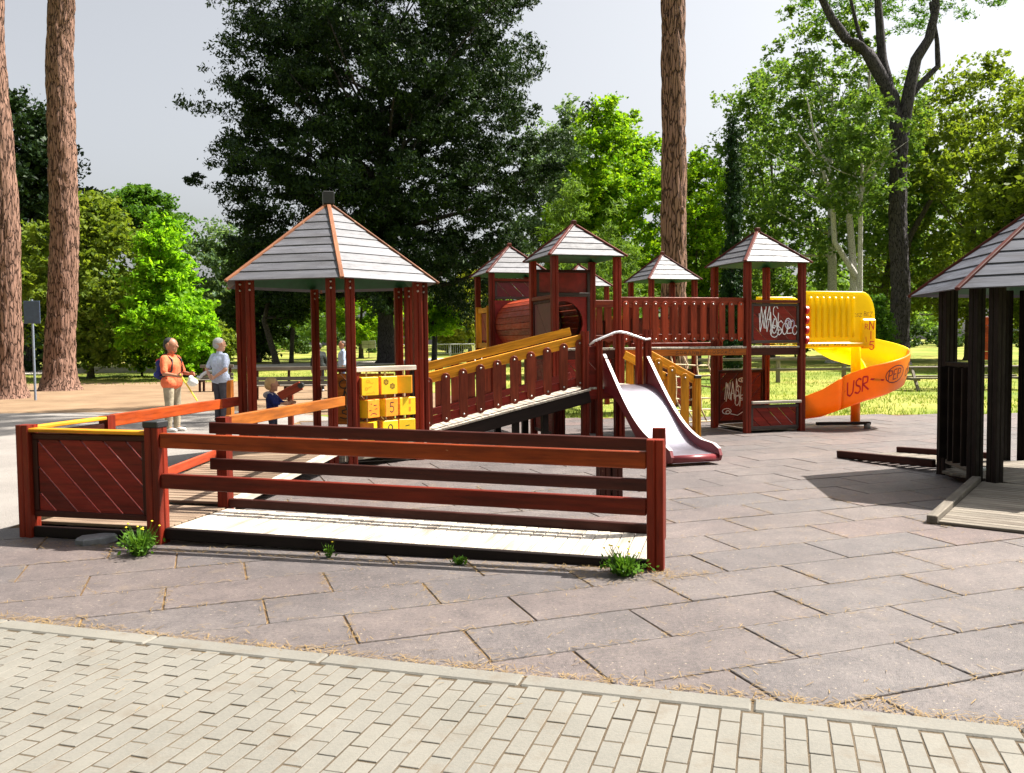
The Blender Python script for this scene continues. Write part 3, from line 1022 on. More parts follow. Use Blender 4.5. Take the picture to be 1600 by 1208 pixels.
ribbon('graffiti', tr, word('NASLE', .14, .46, .09, .26, .105, .08, .25) + [[(.17, .4), (.2, .72), (.27, .42), (.30, .75), (.36, .4), (.38, .8), (.45, .45)]], .014, INK_WHITE, fb)
ribbon('graffiti', tr, word('OFE', .34, .30, .09, .2, .105, .1, .2) + [loop(.18, .22, .09, .05), loop(.2, .2, .04, .03), [(.26, .17), (.4, .14), (.55, .22)], loop(.52, .78, .1, .04), loop(.52, .78, .05, .02)], .013, INK_WHITE, lambda x, y, h: fb(x, y, h + .004))

# ---- spiral slide (own thing, bolted to the tower's right side)
sp = thing('spiral_slide', 'yellow plastic spiral slide with its shade coloured orange curling down beside the right tower', 'slide', (O_R[0], O_R[1], 0), BA)
def hood(u0, u1, z0, z1, v, name, round_r=.28):
    p = [(u0, z0), (u1, z0)]
    for k in range(7):
        a = math.pi / 2 * k / 6
        p.append((u1 - round_r + round_r * math.cos(a), z1 - round_r * 1.5 + round_r * 1.5 * math.sin(a)))
    p.append((u0, z1))
    M = Matrix(((1, 0, 0), (0, 0, 1), (0, -1, 0))).transposed().to_4x4()
    M.translation = (0, v, 0)
    return part(name, extrude(name, p, .05, YELLOW_PL, .012), sp, M)
nw = hood(1.13, 2.60, 1.43, 2.40, .06, 'side_wall')
fw_ = hood(.93, 1.95, 1.50, 2.36, 1.16, 'side_wall')
me = None
for k in range(8):                                       # moulded ribs of the near wall
    x = 1.26 + .125 * k
    beam(sp, 'rib', (x, .028, 1.60), (x, .028, 2.30), .05, .05, YELLOW_PL, .018, up=(0, -1, 0))
for k in range(5):
    x = 1.15 + .15 * k
    beam(sp, 'rib', (x, 1.128, 1.66), (x, 1.128, 2.28), .05, .05, YELLOW_PL, .018, up=(0, -1, 0))
beam(sp, 'bottom_lip', (1.13, .03, 1.475), (2.42, .03, 1.475), .10, .08, YELLOW_PL, .02)
beam(sp, 'entry_floor', (1.12, .60, 1.45), (2.2, .60, 1.43), 1.0, .05, YELLOW_PL, .01)
beam(sp, 'corner_cover', (2.44, .02, 1.40), (2.44, .02, 1.92), .08, .29, YELLOW_PL, .03, up=(1, 0, 0))
for k in range(4):
    mb = MB(); mb.tube([(1.10, -.02, 1.56 + .17 * k), (1.15, -.02, 1.56 + .17 * k)], .075, 14)
    part('scallop', mb.mesh('scallop', RED_PL), sp)
C = Vector((2.46, .36, 0)); RC = .48
mb = MB(); mb.tube([(C.x, C.y, .62), (C.x, C.y, 1.95)], .085, 20)
part('column', mb.mesh('column', YELLOW_PL, smooth=True), sp)
mb = MB(); mb.tube([(C.x, C.y, .02), (C.x, C.y, .62)], .082, 20)
part('column', mb.mesh('column', SHADED_YELLOW_PL, smooth=True), sp)
# swept chute
prof_in = [(-.30, .20), (-.285, .06), (-.22, .0), (.20, .0), (.29, .06), (.335, .24), (.385, .53)]
prof_out = [(.425, .53), (.42, .50), (.385, .20), (.33, -.01), (.22, -.065), (-.23, -.065), (-.32, .04), (-.335, .20)]
prof = prof_in + prof_out
def chute_frame(t):
    """t in 0..1: straight in, 180 degrees clockwise, straight out"""
    XT = R(24)
    l1, l2, l3 = .30, (math.pi + XT) * RC, 1.22
    T = l1 + l2 + l3
    s = t * T
    if s < l1:
        p = Vector((C.x - l1 + s, C.y + RC)); out = Vector((0, 1))
    elif s < l1 + l2:
        a = math.pi / 2 - (s - l1) / RC
        out = Vector((math.cos(a), math.sin(a))); p = Vector((C.x, C.y)) + out * RC
    else:
        a = -math.pi / 2 - XT
        out = Vector((math.cos(a), math.sin(a))); p = Vector((C.x, C.y)) + out * RC + Vector((-math.cos(XT), math.sin(XT))) * (s - l1 - l2)
    tt = t
    z = 1.40 - 1.28 * (tt ** .92)
    if t > .86: z = 1.40 - 1.28 * .86 ** .92 - (t - .86) * .45
    return p, out, z
def chute(t0, t1, mat, name, n):
    V, F = [], []
    m = len(prof)
    for i in range(n + 1):
        p, out, z = chute_frame(t0 + (t1 - t0) * i / n)
        tc = t0 + (t1 - t0) * i / n
        ks = 1 - .42 * max(0, (tc - .74) / .26)
        for r, h in prof:
            h = h * ks if h > .1 else h
            V.append((p.x + out.x * r, p.y + out.y * r, z + h))
    for i in range(n):
        for k in range(m):
            k2 = (k + 1) % m
            F.append((i * m + k, (i + 1) * m + k, (i + 1) * m + k2, i * m + k2))
    F.append(tuple(range(m))); F.append(tuple(reversed(range(n * m, (n + 1) * m))))
    me = bpy.data.meshes.new(name); me.from_pydata(V, [], F); me.materials.append(mat)
    bm = bmesh.new(); bm.from_mesh(me); bmesh.ops.recalc_face_normals(bm, faces=bm.faces); bm.to_mesh(me); bm.free()
    me.polygons.foreach_set("use_smooth", [len(f.vertices) < 6 for f in me.polygons]); me.update()
    return part(name, me, sp)
chute(0, .40, YELLOW_PL, 'chute_section', 26)
chute(.403, .76, SHADED_YELLOW_PL, 'chute_section', 26)
chute(.763, 1.0, SHADED_YELLOW_PL, 'chute_section', 10)
def chute_pt(t, y, h):
    p, out, z = chute_frame(t)
    lo, hi = Vector((.365, .12)), Vector((.415, .46))
    q = lo.lerp(hi, y)
    r = q.x + .010 + h
    return Vector((p.x + out.x * r, p.y + out.y * r, z + q.y))
def chute_fn(x, y, h): return chute_pt(x, y, h)
def tword(txt, t0, dt, y0, hh):                            # letters run against the direction of travel
    out = []
    for i, ch in enumerate(txt):
        for st in GLY[ch]:
            out.append([(t0 - (i * 1.2 + gx) * dt, y0 + gy * hh) for gx, gy in st])
    return out
def tri(name, strokes, wt, wy, mat):
    V, F = [], []; h = 0
    for st in strokes:
        for i in range(len(st) - 1):
            (x0, y0), (x1, y1) = st[i], st[i + 1]
            L = math.hypot((x1 - x0) / wt, (y1 - y0) / wy) or 1
            nx, ny = -(y1 - y0) / wy / L * .5 * wt, (x1 - x0) / wt / L * .5 * wy
            h += .00006; b = len(V)
            for x, y in ((x0 - nx, y0 - ny), (x1 - nx, y1 - ny), (x1 + nx, y1 + ny), (x0 + nx, y0 + ny)):
                V.append(tuple(chute_pt(x, y, h)))
            F.append((b, b + 1, b + 2, b + 3))
    me = bpy.data.meshes.new(name); me.from_pydata(V, [], F); me.materials.append(mat); me.update()
    part(name, me, sp)
tri('graffiti', tword('USR', .735, .032, .05, .75) + [[(.62, .55), (.58, .35)], [(.748, .4), (.746, .38)]], .007, .09, INK_RED)
tri('graffiti', tword('PEP', .565, .014, .25, .5) + [loop(.54, .5, .035, .42, 14)], .003, .05, PANEL_PURPLE)
tri('graffiti', [loop(.46, .5, .016, .3, 10), loop(.46, .6, .008, .15, 8), loop(.48, .35, .01, .2, 8)], .003, .05, INK)
fc = lambda x, y, h: Vector((2.30 + x, -.0225 - h, 1.40 + y))
ribbon('graffiti', sp, word('N', .13, .33, .10, .15) + word('I', .12, .17, .09, .13) + word('5', .13, -.02, .11, .14), .018, INK_RED, fc)
ribbon('graffiti', sp, word('R', .04, .34, .06, .09) + [[(.06, .2), (.07, .12)]], .010, INK_RED, fc)
fh = lambda x, y, h: Vector((2.14 + x, .034 - .0012 - h, 1.96 + y))
ribbon('graffiti', sp, word('ESZ', .0, .0, .05, .06, .06, .1, .2) + word('BEZ', .22, .01, .05, .07, .06, .1, .2), .006, PANEL_PURPLE, fh)
fl = lambda x, y, h: Vector((1.2 + x, -.0215 - h, 1.455 + y))
ribbon('graffiti', sp, word('NIZARDANSE', .05, .0, .045, .04, .075, .1, .2), .006, PANEL_PURPLE, fl)
beam(sp, 'foot_bar', (1.45, .10, .10), (2.35, -.16, .10), .10, .05, W_BLACK)
mb = MB(); mb.tube([(2.30, -.15, 0), (2.30, -.15, .10)], .055, 12)
part('foot', mb.mesh('foot', plain('foot_grey_metal', (.16, .16, .15), .6), smooth=True), sp)

# ---- bridge between right tower and tunnel tower
br = thing('bridge', 'red picket sided bridge joining the two tall roofed towers', 'bridge', G(O_R, -2.31, 0), BA)
LB = 2.26
picket_row(br, (0, .02, 1.46), (LB, .02, 1.46), 13, .10, .83, .105, W_BRIDGE, W_BRIDGE, W_BRIDGE, 1, rail_h=.12)
picket_row(br, (0, TS - .02, 1.46), (LB, TS - .02, 1.46), 13, .10, .83, .105, W_PICKET, W_PICKET, W_PICKET, -1, rail_h=.12)
for k in range(23):
    x = LB * (k + .5) / 23
    beam(br, 'deck_plank', (x, -.07, 1.448), (x, TS + .05, 1.448), .09, .032, W_DECK, .004)
beam(br, 'side_beam', (0, -.03, 1.375), (LB, -.03, 1.375), .05, .11, W_ORANGE)
beam(br, 'side_beam', (0, TS + .02, 1.375), (LB, TS + .02, 1.375), .05, .11, W_ORANGE)
random.seed(9)
ribbon('graffiti', br, word('SORANBEZIOSOREN', .95, 1.345, .05, .055, .075, .1, .2), .006, INK, lambda x, y, h: Vector((x, -.0565 - h, y)))

# ---- tunnel tower
t2 = tower('tallest roofed tower at the head of the picket ramp with round tunnel hole', O_2, 1.46, 2.90, 3.46)
beam(t2, 'panel_rail', (0, .06, 2.28), (0, TS - .06, 2.28), .09, .06, W_PICKET)
diag_panel(t2, (0, TS - .06), (0, .06), 1.5, 2.24, PANEL_PURPLE, W_DARK, -1, 3.0)
# back wall with the hole: boards round a polygonal ring
def holed_panel(parent, x0, x1, z0, z1, y, hx, hz, hr, mat, t=.025):
    n = 28
    V, F = [], []
    ring, rim = [], []
    for k in range(n):
        a = 2 * math.pi * (k + .5) / n
        ring.append((hx + hr * math.cos(a), hz + hr * math.sin(a)))
        d = Vector((math.cos(a), math.sin(a)))
        ts = []
        if d.x > 1e-6: ts.append((x1 - hx) / d.x)
        if d.x < -1e-6: ts.append((x0 - hx) / d.x)
        if d.y > 1e-6: ts.append((z1 - hz) / d.y)
        if d.y < -1e-6: ts.append((z0 - hz) / d.y)
        s = min(ts); q = (hx + d.x * s, hz + d.y * s)
        rim.append(q)
    for k in range(n):                                    # snap nearest rim points to the corners
        pass
    for (cx, cz) in ((x0, z0), (x1, z0), (x1, z1), (x0, z1)):
        k = min(range(n), key=lambda i: (rim[i][0] - cx) ** 2 + (rim[i][1] - cz) ** 2)
        rim[k] = (cx, cz)
    for yy in (y - t / 2, y + t / 2):
        V += [(p[0], yy, p[1]) for p in ring] + [(p[0], yy, p[1]) for p in rim]
    for k in range(n):
        j = (k + 1) % n
        F += [(k, j, n + j, n + k), (2 * n + k, 3 * n + k, 3 * n + j, 2 * n + j), (k, 2 * n + k, 2 * n + j, j), (n + k, n + j, 3 * n + j, 3 * n + k)]
    me = bpy.data.meshes.new('holed_panel'); me.from_pydata(V, [], F); me.materials.append(mat)
    bm = bmesh.new(); bm.from_mesh(me); bmesh.ops.recalc_face_normals(bm, faces=bm.faces); bm.to_mesh(me); bm.free()
    return part('holed_panel', me, parent)
holed_panel(t2, .06, TS - .06, 1.48, 2.33, TS, TS / 2, 1.90, .36, PANEL_RED)
part('upper_panel', cbox(TS - .12, .025, .34, PANEL_RED, .004), t2, Matrix.Translation((TS / 2, TS, 2.57)))
beam(t2, 'panel_rail', (.05, TS - .03, 2.365), (TS - .05, TS - .03, 2.365), .05, .07, W_FRAME)
beam(t2, 'panel_rail', (.05, TS - .03, 2.76), (TS - .05, TS - .03, 2.76), .05, .05, W_DARK)
for x in (.075, TS - .075):
    beam(t2, 'panel_rail', (x, TS - .03, 1.48), (x, TS - .03, 2.73), .05, .04, W_FRAME, up=(0, 1, 0))
diag_panel(t2, (0, TS - .06), (0, .06), .1, 1.34, W_DEEP, W_DARK, -1, .16)
diag_panel(t2, (.06, 0), (TS - .06, 0), .95, 1.34, W_DEEP, W_DARK, -1, .16)

# ---- barrel tunnel
tn = thing('barrel_tunnel', 'round red slatted barrel tunnel crossing between two towers', 'tunnel', G(O_2, TS / 2, TS), BA)
NS, LT, RT = 26, 2.50, .46
for k in range(NS):
    a = 2 * math.pi * (k + .5) / NS
    p = Vector((RT * math.cos(a), .02, 1.92 + RT * math.sin(a)))
    q = Vector((p.x, LT, p.z))
    beam(tn, 'slat', p, q, 2 * RT * math.sin(math.pi / NS) - .008, .026, W_BRIDGE, .005, up=(math.cos(a), 0, math.sin(a)))
for y in (.30, LT / 2, LT - .30):
    mb = MB(); n = 28; vs, fs = [], []
    for k in range(n):
        a = 2 * math.pi * k / n
        for (rr, yy) in ((RT - .016, y - .03), (RT - .016, y + .03), (RT - .04, y + .03), (RT - .04, y - .03)):
            vs.append((rr * math.cos(a), yy, 1.92 + rr * math.sin(a)))
    for k in range(n):
        j = (k + 1) % n
        for c in range(4): fs.append((k * 4 + c, k * 4 + (c + 1) % 4, j * 4 + (c + 1) % 4, j * 4 + c))
    mb.add(vs, fs); part('hoop', mb.mesh('hoop', W_DARK), tn)

# ---- rear left tower
t3 = tower('rear left tower behind the red barrel with yellow framed side opening', O_3, 1.46, 2.92, 3.50)
diag_panel(t3, (.06, 0), (TS - .06, 0), 2.42, 2.80, PANEL_PURPLE, W_FRAME, -1, .2)
holed_panel(t3, .06, TS - .06, 1.48, 2.40, 0, TS / 2, 1.90, .36, PANEL_RED)
beam(t3, 'panel_rail', (.05, -.03, 2.80), (TS - .05, -.03, 2.80), .05, .05, W_PICKET)
for y in (.12, TS - .12):
    beam(t3, 'opening_frame', (-.02, y, 1.47), (-.02, y, 2.30), .05, .11, W_YELLOW, up=(1, 0, 0))
beam(t3, 'opening_frame', (-.02, .12, 2.22), (-.02, TS - .12, 2.22), .045, .10, W_YELLOW)
beam(t3, 'opening_frame', (-.02, .12, 1.52), (-.02, TS - .12, 1.52), .045, .10, W_YELLOW)
diag_panel(t3, (0.01, TS - .3), (0.01, .3), 1.62, 2.16, PANEL_RED, None, -1, 3.0)
diag_panel(t3, (.06, TS), (TS - .06, TS), 1.5, 2.2, W_DEEP, W_DARK, -1, .16)
mb = MB(); mb.tube([(-.06, .5, 1.45), (-.55, .45, .02)], .018, 8)
part('climbing_pole', mb.mesh('climbing_pole', W_DARK), t3)

# ---- two more towers behind the bridge
C5 = Vector((3.44, 19.75, 0)); O_5 = G((C5.x, C5.y), -TS / 2, -TS / 2)
t5 = tower('small roofed tower behind the bridge in front of the tall pine trunk', O_5, 1.40, 2.92, 3.52)
diag_panel(t5, (.06, 0), (TS - .06, 0), .1, .95, PANEL_RED, W_DARK, -1, .16)
diag_panel(t5, (.06, 0), (TS - .06, 0), 1.42, 2.1, W_BRIDGE, W_DARK, -1, .16)
diag_panel(t5, (0, TS - .06), (0, .06), 1.42, 2.1, W_DEEP, W_DARK, -1, .16)
O_4 = G((1.72, 22.0), -TS / 2, -TS / 2)
t4 = tower('rearmost roofed tower mostly hidden behind the tallest tower', O_4, 1.40, 2.94, 3.50)
diag_panel(t4, (.06, 0), (TS - .06, 0), 1.42, 2.1, W_BRIDGE, W_DARK, -1, .16)
b2 = thing('bridge', 'rear wooden bridge between the two small towers behind', 'bridge', G(O_4, TS, .0), BA)
v = Matrix.Rotation(-BA, 4, 'Z') @ (G(O_5, 0, TS) - G(O_4, TS, 0))
picket_row(b2, (.03, 0, 1.4), (v.x, v.y, 1.4), 9, .08, .8, .10, W_PICKET, W_YELLOW, W_PICKET, 1, bolts=False)
for k in range(14):
    t = (k + .5) / 14
    beam(b2, 'deck_plank', (v.x * t, v.y * t - .05, 1.38), (v.x * t, v.y * t + .8, 1.38), .1, .03, W_DECK, .004)

# ---- slide platform with stair and picket ramp
pf = thing('slide_platform', 'low red post platform between the picket ramp and steel slide', 'platform', (O_P[0], O_P[1], 0), BA)
PD = .90
for (x, y, z) in ((0, 0, 1.72), (1.0, 0, 1.74), (.22, -.01, 1.60), (.86, -.01, 1.62), (0, 1.0, 1.55), (1.0, .96, 1.70)):
    post(pf, x, y, 0 if x in (0, 1.0) else .1, z, W_RED, .10 if x in (0, 1.0) else .085)
for (a, b) in (((0, 0), (1, 0)), ((1, 0), (1, .96)), ((0, 1), (1, .96)), ((0, 0), (0, 1))):
    beam(pf, 'deck_beam', (a[0], a[1] + .001, PD - .10), (b[0], b[1] + .001, PD - .10), .05, .15, W_DEEP)
for k in range(10):
    x = .02 + .96 * (k + .5) / 10
    beam(pf, 'deck_plank', (x, -.03, PD - .012), (x, .98, PD - .012), .088, .03, W_DECK, .004)
diag_panel(pf, (.05, .02), (.22, .02), PD, 1.5, W_DEEP, None, -1, 3)
mb = MB(); mb.tube([(.05, -.06, 1.52), (.12, -.08, 1.575), (.45, -.08, 1.70), (.53, -.08, 1.705), (.62, -.08, 1.69), (.93, -.08, 1.59), (1.02, -.06, 1.60)], .017, 10)
part('grab_bar', mb.mesh('grab_bar', STEEL_BAR, smooth=True), pf)
# stair with yellow rails
for y in (.0, .93):
    beam(pf, 'stair_rail', (1.04, y, 1.36), (1.78, y, .98), .045, .13, W_YELLOW)
    beam(pf, 'stringer', (1.02, y, .74), (1.80, y, .10), .045, .16, W_ORANGE)
    post(pf, 1.82, y, 0, 1.0, W_YELLOW, .10, True, cap=BLACKCAP)
    for k in range(3):
        x = 1.16 + .22 * k
        zt = 1.36 - (x - 1.04) * .52
        zb = .74 - (x - 1.02) * .82
        sd = -1 if y < .5 else 1
        M = Matrix(((1, 0, 0), (0, 0, 1), (0, -1, 0))).transposed().to_4x4()
        M.translation = (x, y + sd * .04, (zt + zb) / 2)
        q = part('picket', round_board(.13, zt - zb + .02, .022, W_YELLOW), pf, M)
        part('bolt', bolt_mesh(), q, Matrix.Translation((0, (zt - zb) / 2 - .06, .013)))
for k in range(4):
    x, z = 1.12 + .19 * k, .72 - .18 * k
    beam(pf, 'step', (x, .03, z), (x, .90, z), .20, .035, W_DECK)

pr = thing('picket_ramp', 'sloping ramp with round topped pickets and yellow rails beside the gazebo', 'ramp', GL + Matrix.Rotation(BA, 4, 'Z') @ Vector((1.10, -.48, 0)), BA)
LR = 2.52
z0r, z1r = .33, .89
picket_row(pr, (.03, .02, z0r), (LR, .02, z1r), 10, .06, .82, .125, W_PICKET, W_YELLOW, W_DEEP, 1, rail_h=.15)
picket_row(pr, (.155, .95, z0r + .028), (LR + .1, .95, z1r + .022), 10, .06, .90, .125, W_PICKET, W_YELLOW, W_DEEP, -1, rail_h=.13)
for k in range(26):
    t = (k + .5) / 26
    z = z0r + (z1r - z0r) * t - .014
    beam(pr, 'deck_plank', (.03 + (LR - .03) * t, -.13, z), (.03 + (LR - .03) * t, 1.03, z), .098, .032, W_DECK, .004, up=(-.2, 0, 1))
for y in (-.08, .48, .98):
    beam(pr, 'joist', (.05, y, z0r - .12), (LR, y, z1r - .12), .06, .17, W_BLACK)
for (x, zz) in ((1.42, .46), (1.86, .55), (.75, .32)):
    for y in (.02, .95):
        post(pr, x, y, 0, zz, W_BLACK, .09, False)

# ---- steel slide
sl = thing('steel_slide', 'short steel slide with maroon side boards below a grab bar', 'slide', (O_P[0], O_P[1], 0), BA)
def bez(p, n=26):
    out = []
    for i in range(n + 1):
        t = i / n
        a = [(1 - t) ** 3, 3 * (1 - t) ** 2 * t, 3 * (1 - t) * t * t, t ** 3]
        out.append((sum(a[k] * p[k][0] for k in range(4)), sum(a[k] * p[k][1] for k in range(4))))
    return out
bed = [(0.02, .93), (-.12, .93)] + bez([(-.14, .925), (-.62, .86), (-.95, .16), (-1.55, .15)], 24) + [(-1.78, .135)]
bed += [(-1.83, .12), (-1.85, .09), (-1.84, .05)]
bed = [(y * 1.13, z) for y, z in bed]
XS0, XS1 = .33, .97
V, F = [], []
nb = len(bed)
for dz in (0, -.012):
    for x in (XS0, XS1):
        V += [(x, y, z + dz) for y, z in bed]
for i in range(nb - 1):
    F += [(i, i + 1, nb + i + 1, nb + i), (2 * nb + i, 3 * nb + i, 3 * nb + i + 1, 2 * nb + i + 1)]
me = bpy.data.meshes.new('slide_bed'); me.from_pydata(V, [], F); me.materials.append(STEEL)
me.polygons.foreach_set("use_smooth", [True] * len(me.polygons)); me.update()
part('slide_bed', me, sl)
top = bez([(0.0, 1.38), (-.42, .98), (-.85, .40), (-1.45, .27)], 20) + [(-1.72, .25), (-1.84, .20), (-1.88, .12), (-1.85, .05)]
top = [(y * 1.13, z) for y, z in top]
bot = [(y, z - .10) for y, z in bed[:-4]][::-1]
poly = [(y, z) for y, z in top] + [(-2.02, .03)] + bot
M = Matrix(((0, 1, 0), (0, 0, 1), (1, 0, 0))).transposed().to_4x4()
for x in (XS0 - .02, XS1 + .02):
    Mx = M.copy(); Mx.translation = (x, 0, 0)
    o = part('side_board', extrude('side_board', poly, .04, SLIDE_SIDE, .006), sl, Mx)
    V, F = [], []
    for i, (y, z) in enumerate(top[:-2]):
        V += [(y, z + .004, -.023), (y, z + .004, .023)]
        if i: F.append((2 * i - 2, 2 * i - 1, 2 * i + 1, 2 * i))
    me = bpy.data.meshes.new('edge_strip'); me.from_pydata(V, [], F); me.materials.append(plain('pale_edge', (.6, .52, .5), .45)); me.update()
    part('edge_strip', me, o)
mb = MB(); mb.tube([(XS0, -2.055, .085), (XS1, -2.055, .085)], .05, 14)
part('end_roll', mb.mesh('end_roll', SLIDE_SIDE, smooth=True), sl)

# ---- climbing net under and behind the bridge
nt_ = thing('climbing_net', 'beige rope climbing net hanging behind the yellow stair', 'climbing net', G(O_R, -1.25, 1.35), BA)
cols, rows = 7, 7
wob = random.Random(2)
grid = {(i, j): Vector((i * .24 + wob.uniform(-.035, .035), wob.uniform(-.05, .05) + j * .05, .08 + j * .21 + wob.uniform(-.03, .03))) for i in range(cols) for j in range(rows)}
for i in range(cols):
    mb = MB(); mb.tube([grid[(i, j)] for j in range(rows)] + [grid[(i, rows - 1)] + Vector((0, .02, .1))], .017, 6); part('rope', mb.mesh('rope', ROPE, smooth=True), nt_)
for j in range(rows):
    mb = MB(); mb.tube([grid[(i, j)] for i in range(cols)], .017, 6); part('rope', mb.mesh('rope', ROPE, smooth=True), nt_)
    for i in range(cols):
        mb = MB(); mb.ball(grid[(i, j)], .02, 6, 4); part('knot', mb.mesh('knot', ROPE), nt_)
for x in (-.08, cols * .24 - .1):
    post(nt_, x, .1, 0, 1.62, W_RED, .09)
beam(nt_, 'top_bar', (-.08, .33, 1.5), (cols * .24 - .1, .33, 1.5), .07, .07, W_RED)

# ---- two stub posts behind the boarding ramp
for i, x in enumerate((.905, 1.03)):
    st = thing('stub_post', ('left' if i == 0 else 'right') + ' one of two short brown posts standing on the tiles behind the ramp', 'post', (x, 8.6 + .03 * i, 0), BA, 'short posts behind the front ramp')
    post(st, 0, 0, 0, .5, W_DARK, .115)
# ------------------------------------------------------------------ vegetation
def leaf_part(name, P, size, mat, parent, seed, up=.3, asp=.55, droop=0.0, jitter=.55, kind=None):
    rg = np.random.RandomState(seed)
    n = len(P)
    a = rg.normal(size=(n, 3)); a[:, 2] = a[:, 2] * (1 - up) - droop
    a /= np.linalg.norm(a, axis=1)[:, None] + 1e-9
    q = rg.normal(size=(n, 3)); q[:, 2] += up
    b = np.cross(a, q); b /= np.linalg.norm(b, axis=1)[:, None] + 1e-9
    nn = np.cross(a, b)
    s = size * (1 + jitter * rg.uniform(-1, 1, n))[:, None]
    V = np.empty((n, 4, 3), np.float32)
    V[:, 0] = P - a * s * .5
    V[:, 1] = P + b * s * asp * .5 + nn * s * .08
    V[:, 2] = P + a * s * .5
    V[:, 3] = P - b * s * asp * .5 + nn * s * .08
    F = np.arange(n * 4, dtype=np.int32).reshape(n, 4)
    return part(name, np_mesh(name, V.reshape(-1, 3), F, mat), parent, None, None, kind)

def clump_points(rg, C, rad, per, flat=.75, shell=.45):
    n = len(C)
    d = rg.normal(size=(n, per, 3)); d /= np.linalg.norm(d, axis=2)[..., None]
    r = rg.uniform(0, 1, (n, per)) ** shell
    P = d * (r * rad[:, None])[..., None]
    if per >= 60:                                        # leaves gather in sprays inside each clump
        m = max(5, per // (16 if per < 400 else 30))
        idx = rg.randint(0, m, (n, per))
        S = np.take_along_axis(P[:, :m], idx[..., None].repeat(3, 2), 1)
        P = S + rg.normal(size=P.shape) * (rad[:, None, None] * (.17 if per < 400 else .13))
        if per >= 400: P[..., 2] -= np.abs(rg.normal(size=P.shape[:2])) * rad[:, None] * .14
    P[..., 2] *= flat
    return (C[:, None, :] + P).reshape(-1, 3)

def envelope(kind):
    return {
        'egg': lambda h: np.sqrt(np.clip(1 - (2 * h - .85) ** 2 / 1.35, 0.02, 1)),
        'round': lambda h: np.sqrt(np.clip(1 - (2 * h - 1) ** 2, 0.02, 1)),
        'cone': lambda h: np.clip(1.02 - h, .03, 1) ** .85 * np.clip(h * 6 + .5, 0, 1),
        'column': lambda h: np.clip(1 - h, .04, 1) ** .45 * np.clip(h * 5 + .55, 0, 1),
        'wide': lambda h: np.clip(.62 + 1.25 * h - 1.15 * h * h, .05, 1.2) * np.where(h > .93, .75, 1),
        'umbrella': lambda h: np.sqrt(np.clip(1 - h ** 2.2, .02, 1)) * np.clip(.55 + h * 4, 0, 1),
    }[kind]

def trunk_tube(mb, pts, rad, n=12, amp=.05, plates=0.0, ring=.35, seed=0):
    """tapered trunk along a polyline, with uneven bark relief"""
    pts = [Vector(p) for p in pts]
    P, Q = [], []
    for i in range(len(pts) - 1):
        L = (pts[i + 1] - pts[i]).length
        k = max(1, int(L / ring))
        for j in range(k):
            t = j / k
            P.append(pts[i].lerp(pts[i + 1], t)); Q.append(rad[i] * (1 - t) + rad[i + 1] * t)
    P.append(pts[-1]); Q.append(rad[-1])
    vs, fs = [], []
    for i, p in enumerate(P):
        t = (P[min(i + 1, len(P) - 1)] - P[max(i - 1, 0)]).normalized()
        ref = Vector((1, 0, 0)) if abs(t.x) < .8 else Vector((0, 1, 0))
        a = (ref - t * ref.dot(t)).normalized(); b = t.cross(a)
        for k in range(n):
            w = 2 * math.pi * k / n
            d = a * math.cos(w) + b * math.sin(w)
            q = p + d * Q[i]
            f = 1 + amp * noise.noise(q * 1.3 + Vector((seed, 0, 0))) + amp * .5 * noise.noise(q * 5)
            ext = 0
            if plates:
                dd = noise.voronoi(Vector((q.x * 5.5, q.y * 5.5, q.z * .95)))[0]
                ext = plates * min(1, (dd[1] - dd[0]) * 3.2)
            vs.append(p + d * (Q[i] * f + ext))
    for i in range(len(P) - 1):
        for k in range(n):
            k2 = (k + 1) % n
            fs.append((i * n + k, i * n + k2, (i + 1) * n + k2, (i + 1) * n + k))
    fs.append(tuple(range((len(P) - 1) * n, len(P) * n)))
    mb.add(vs, fs)

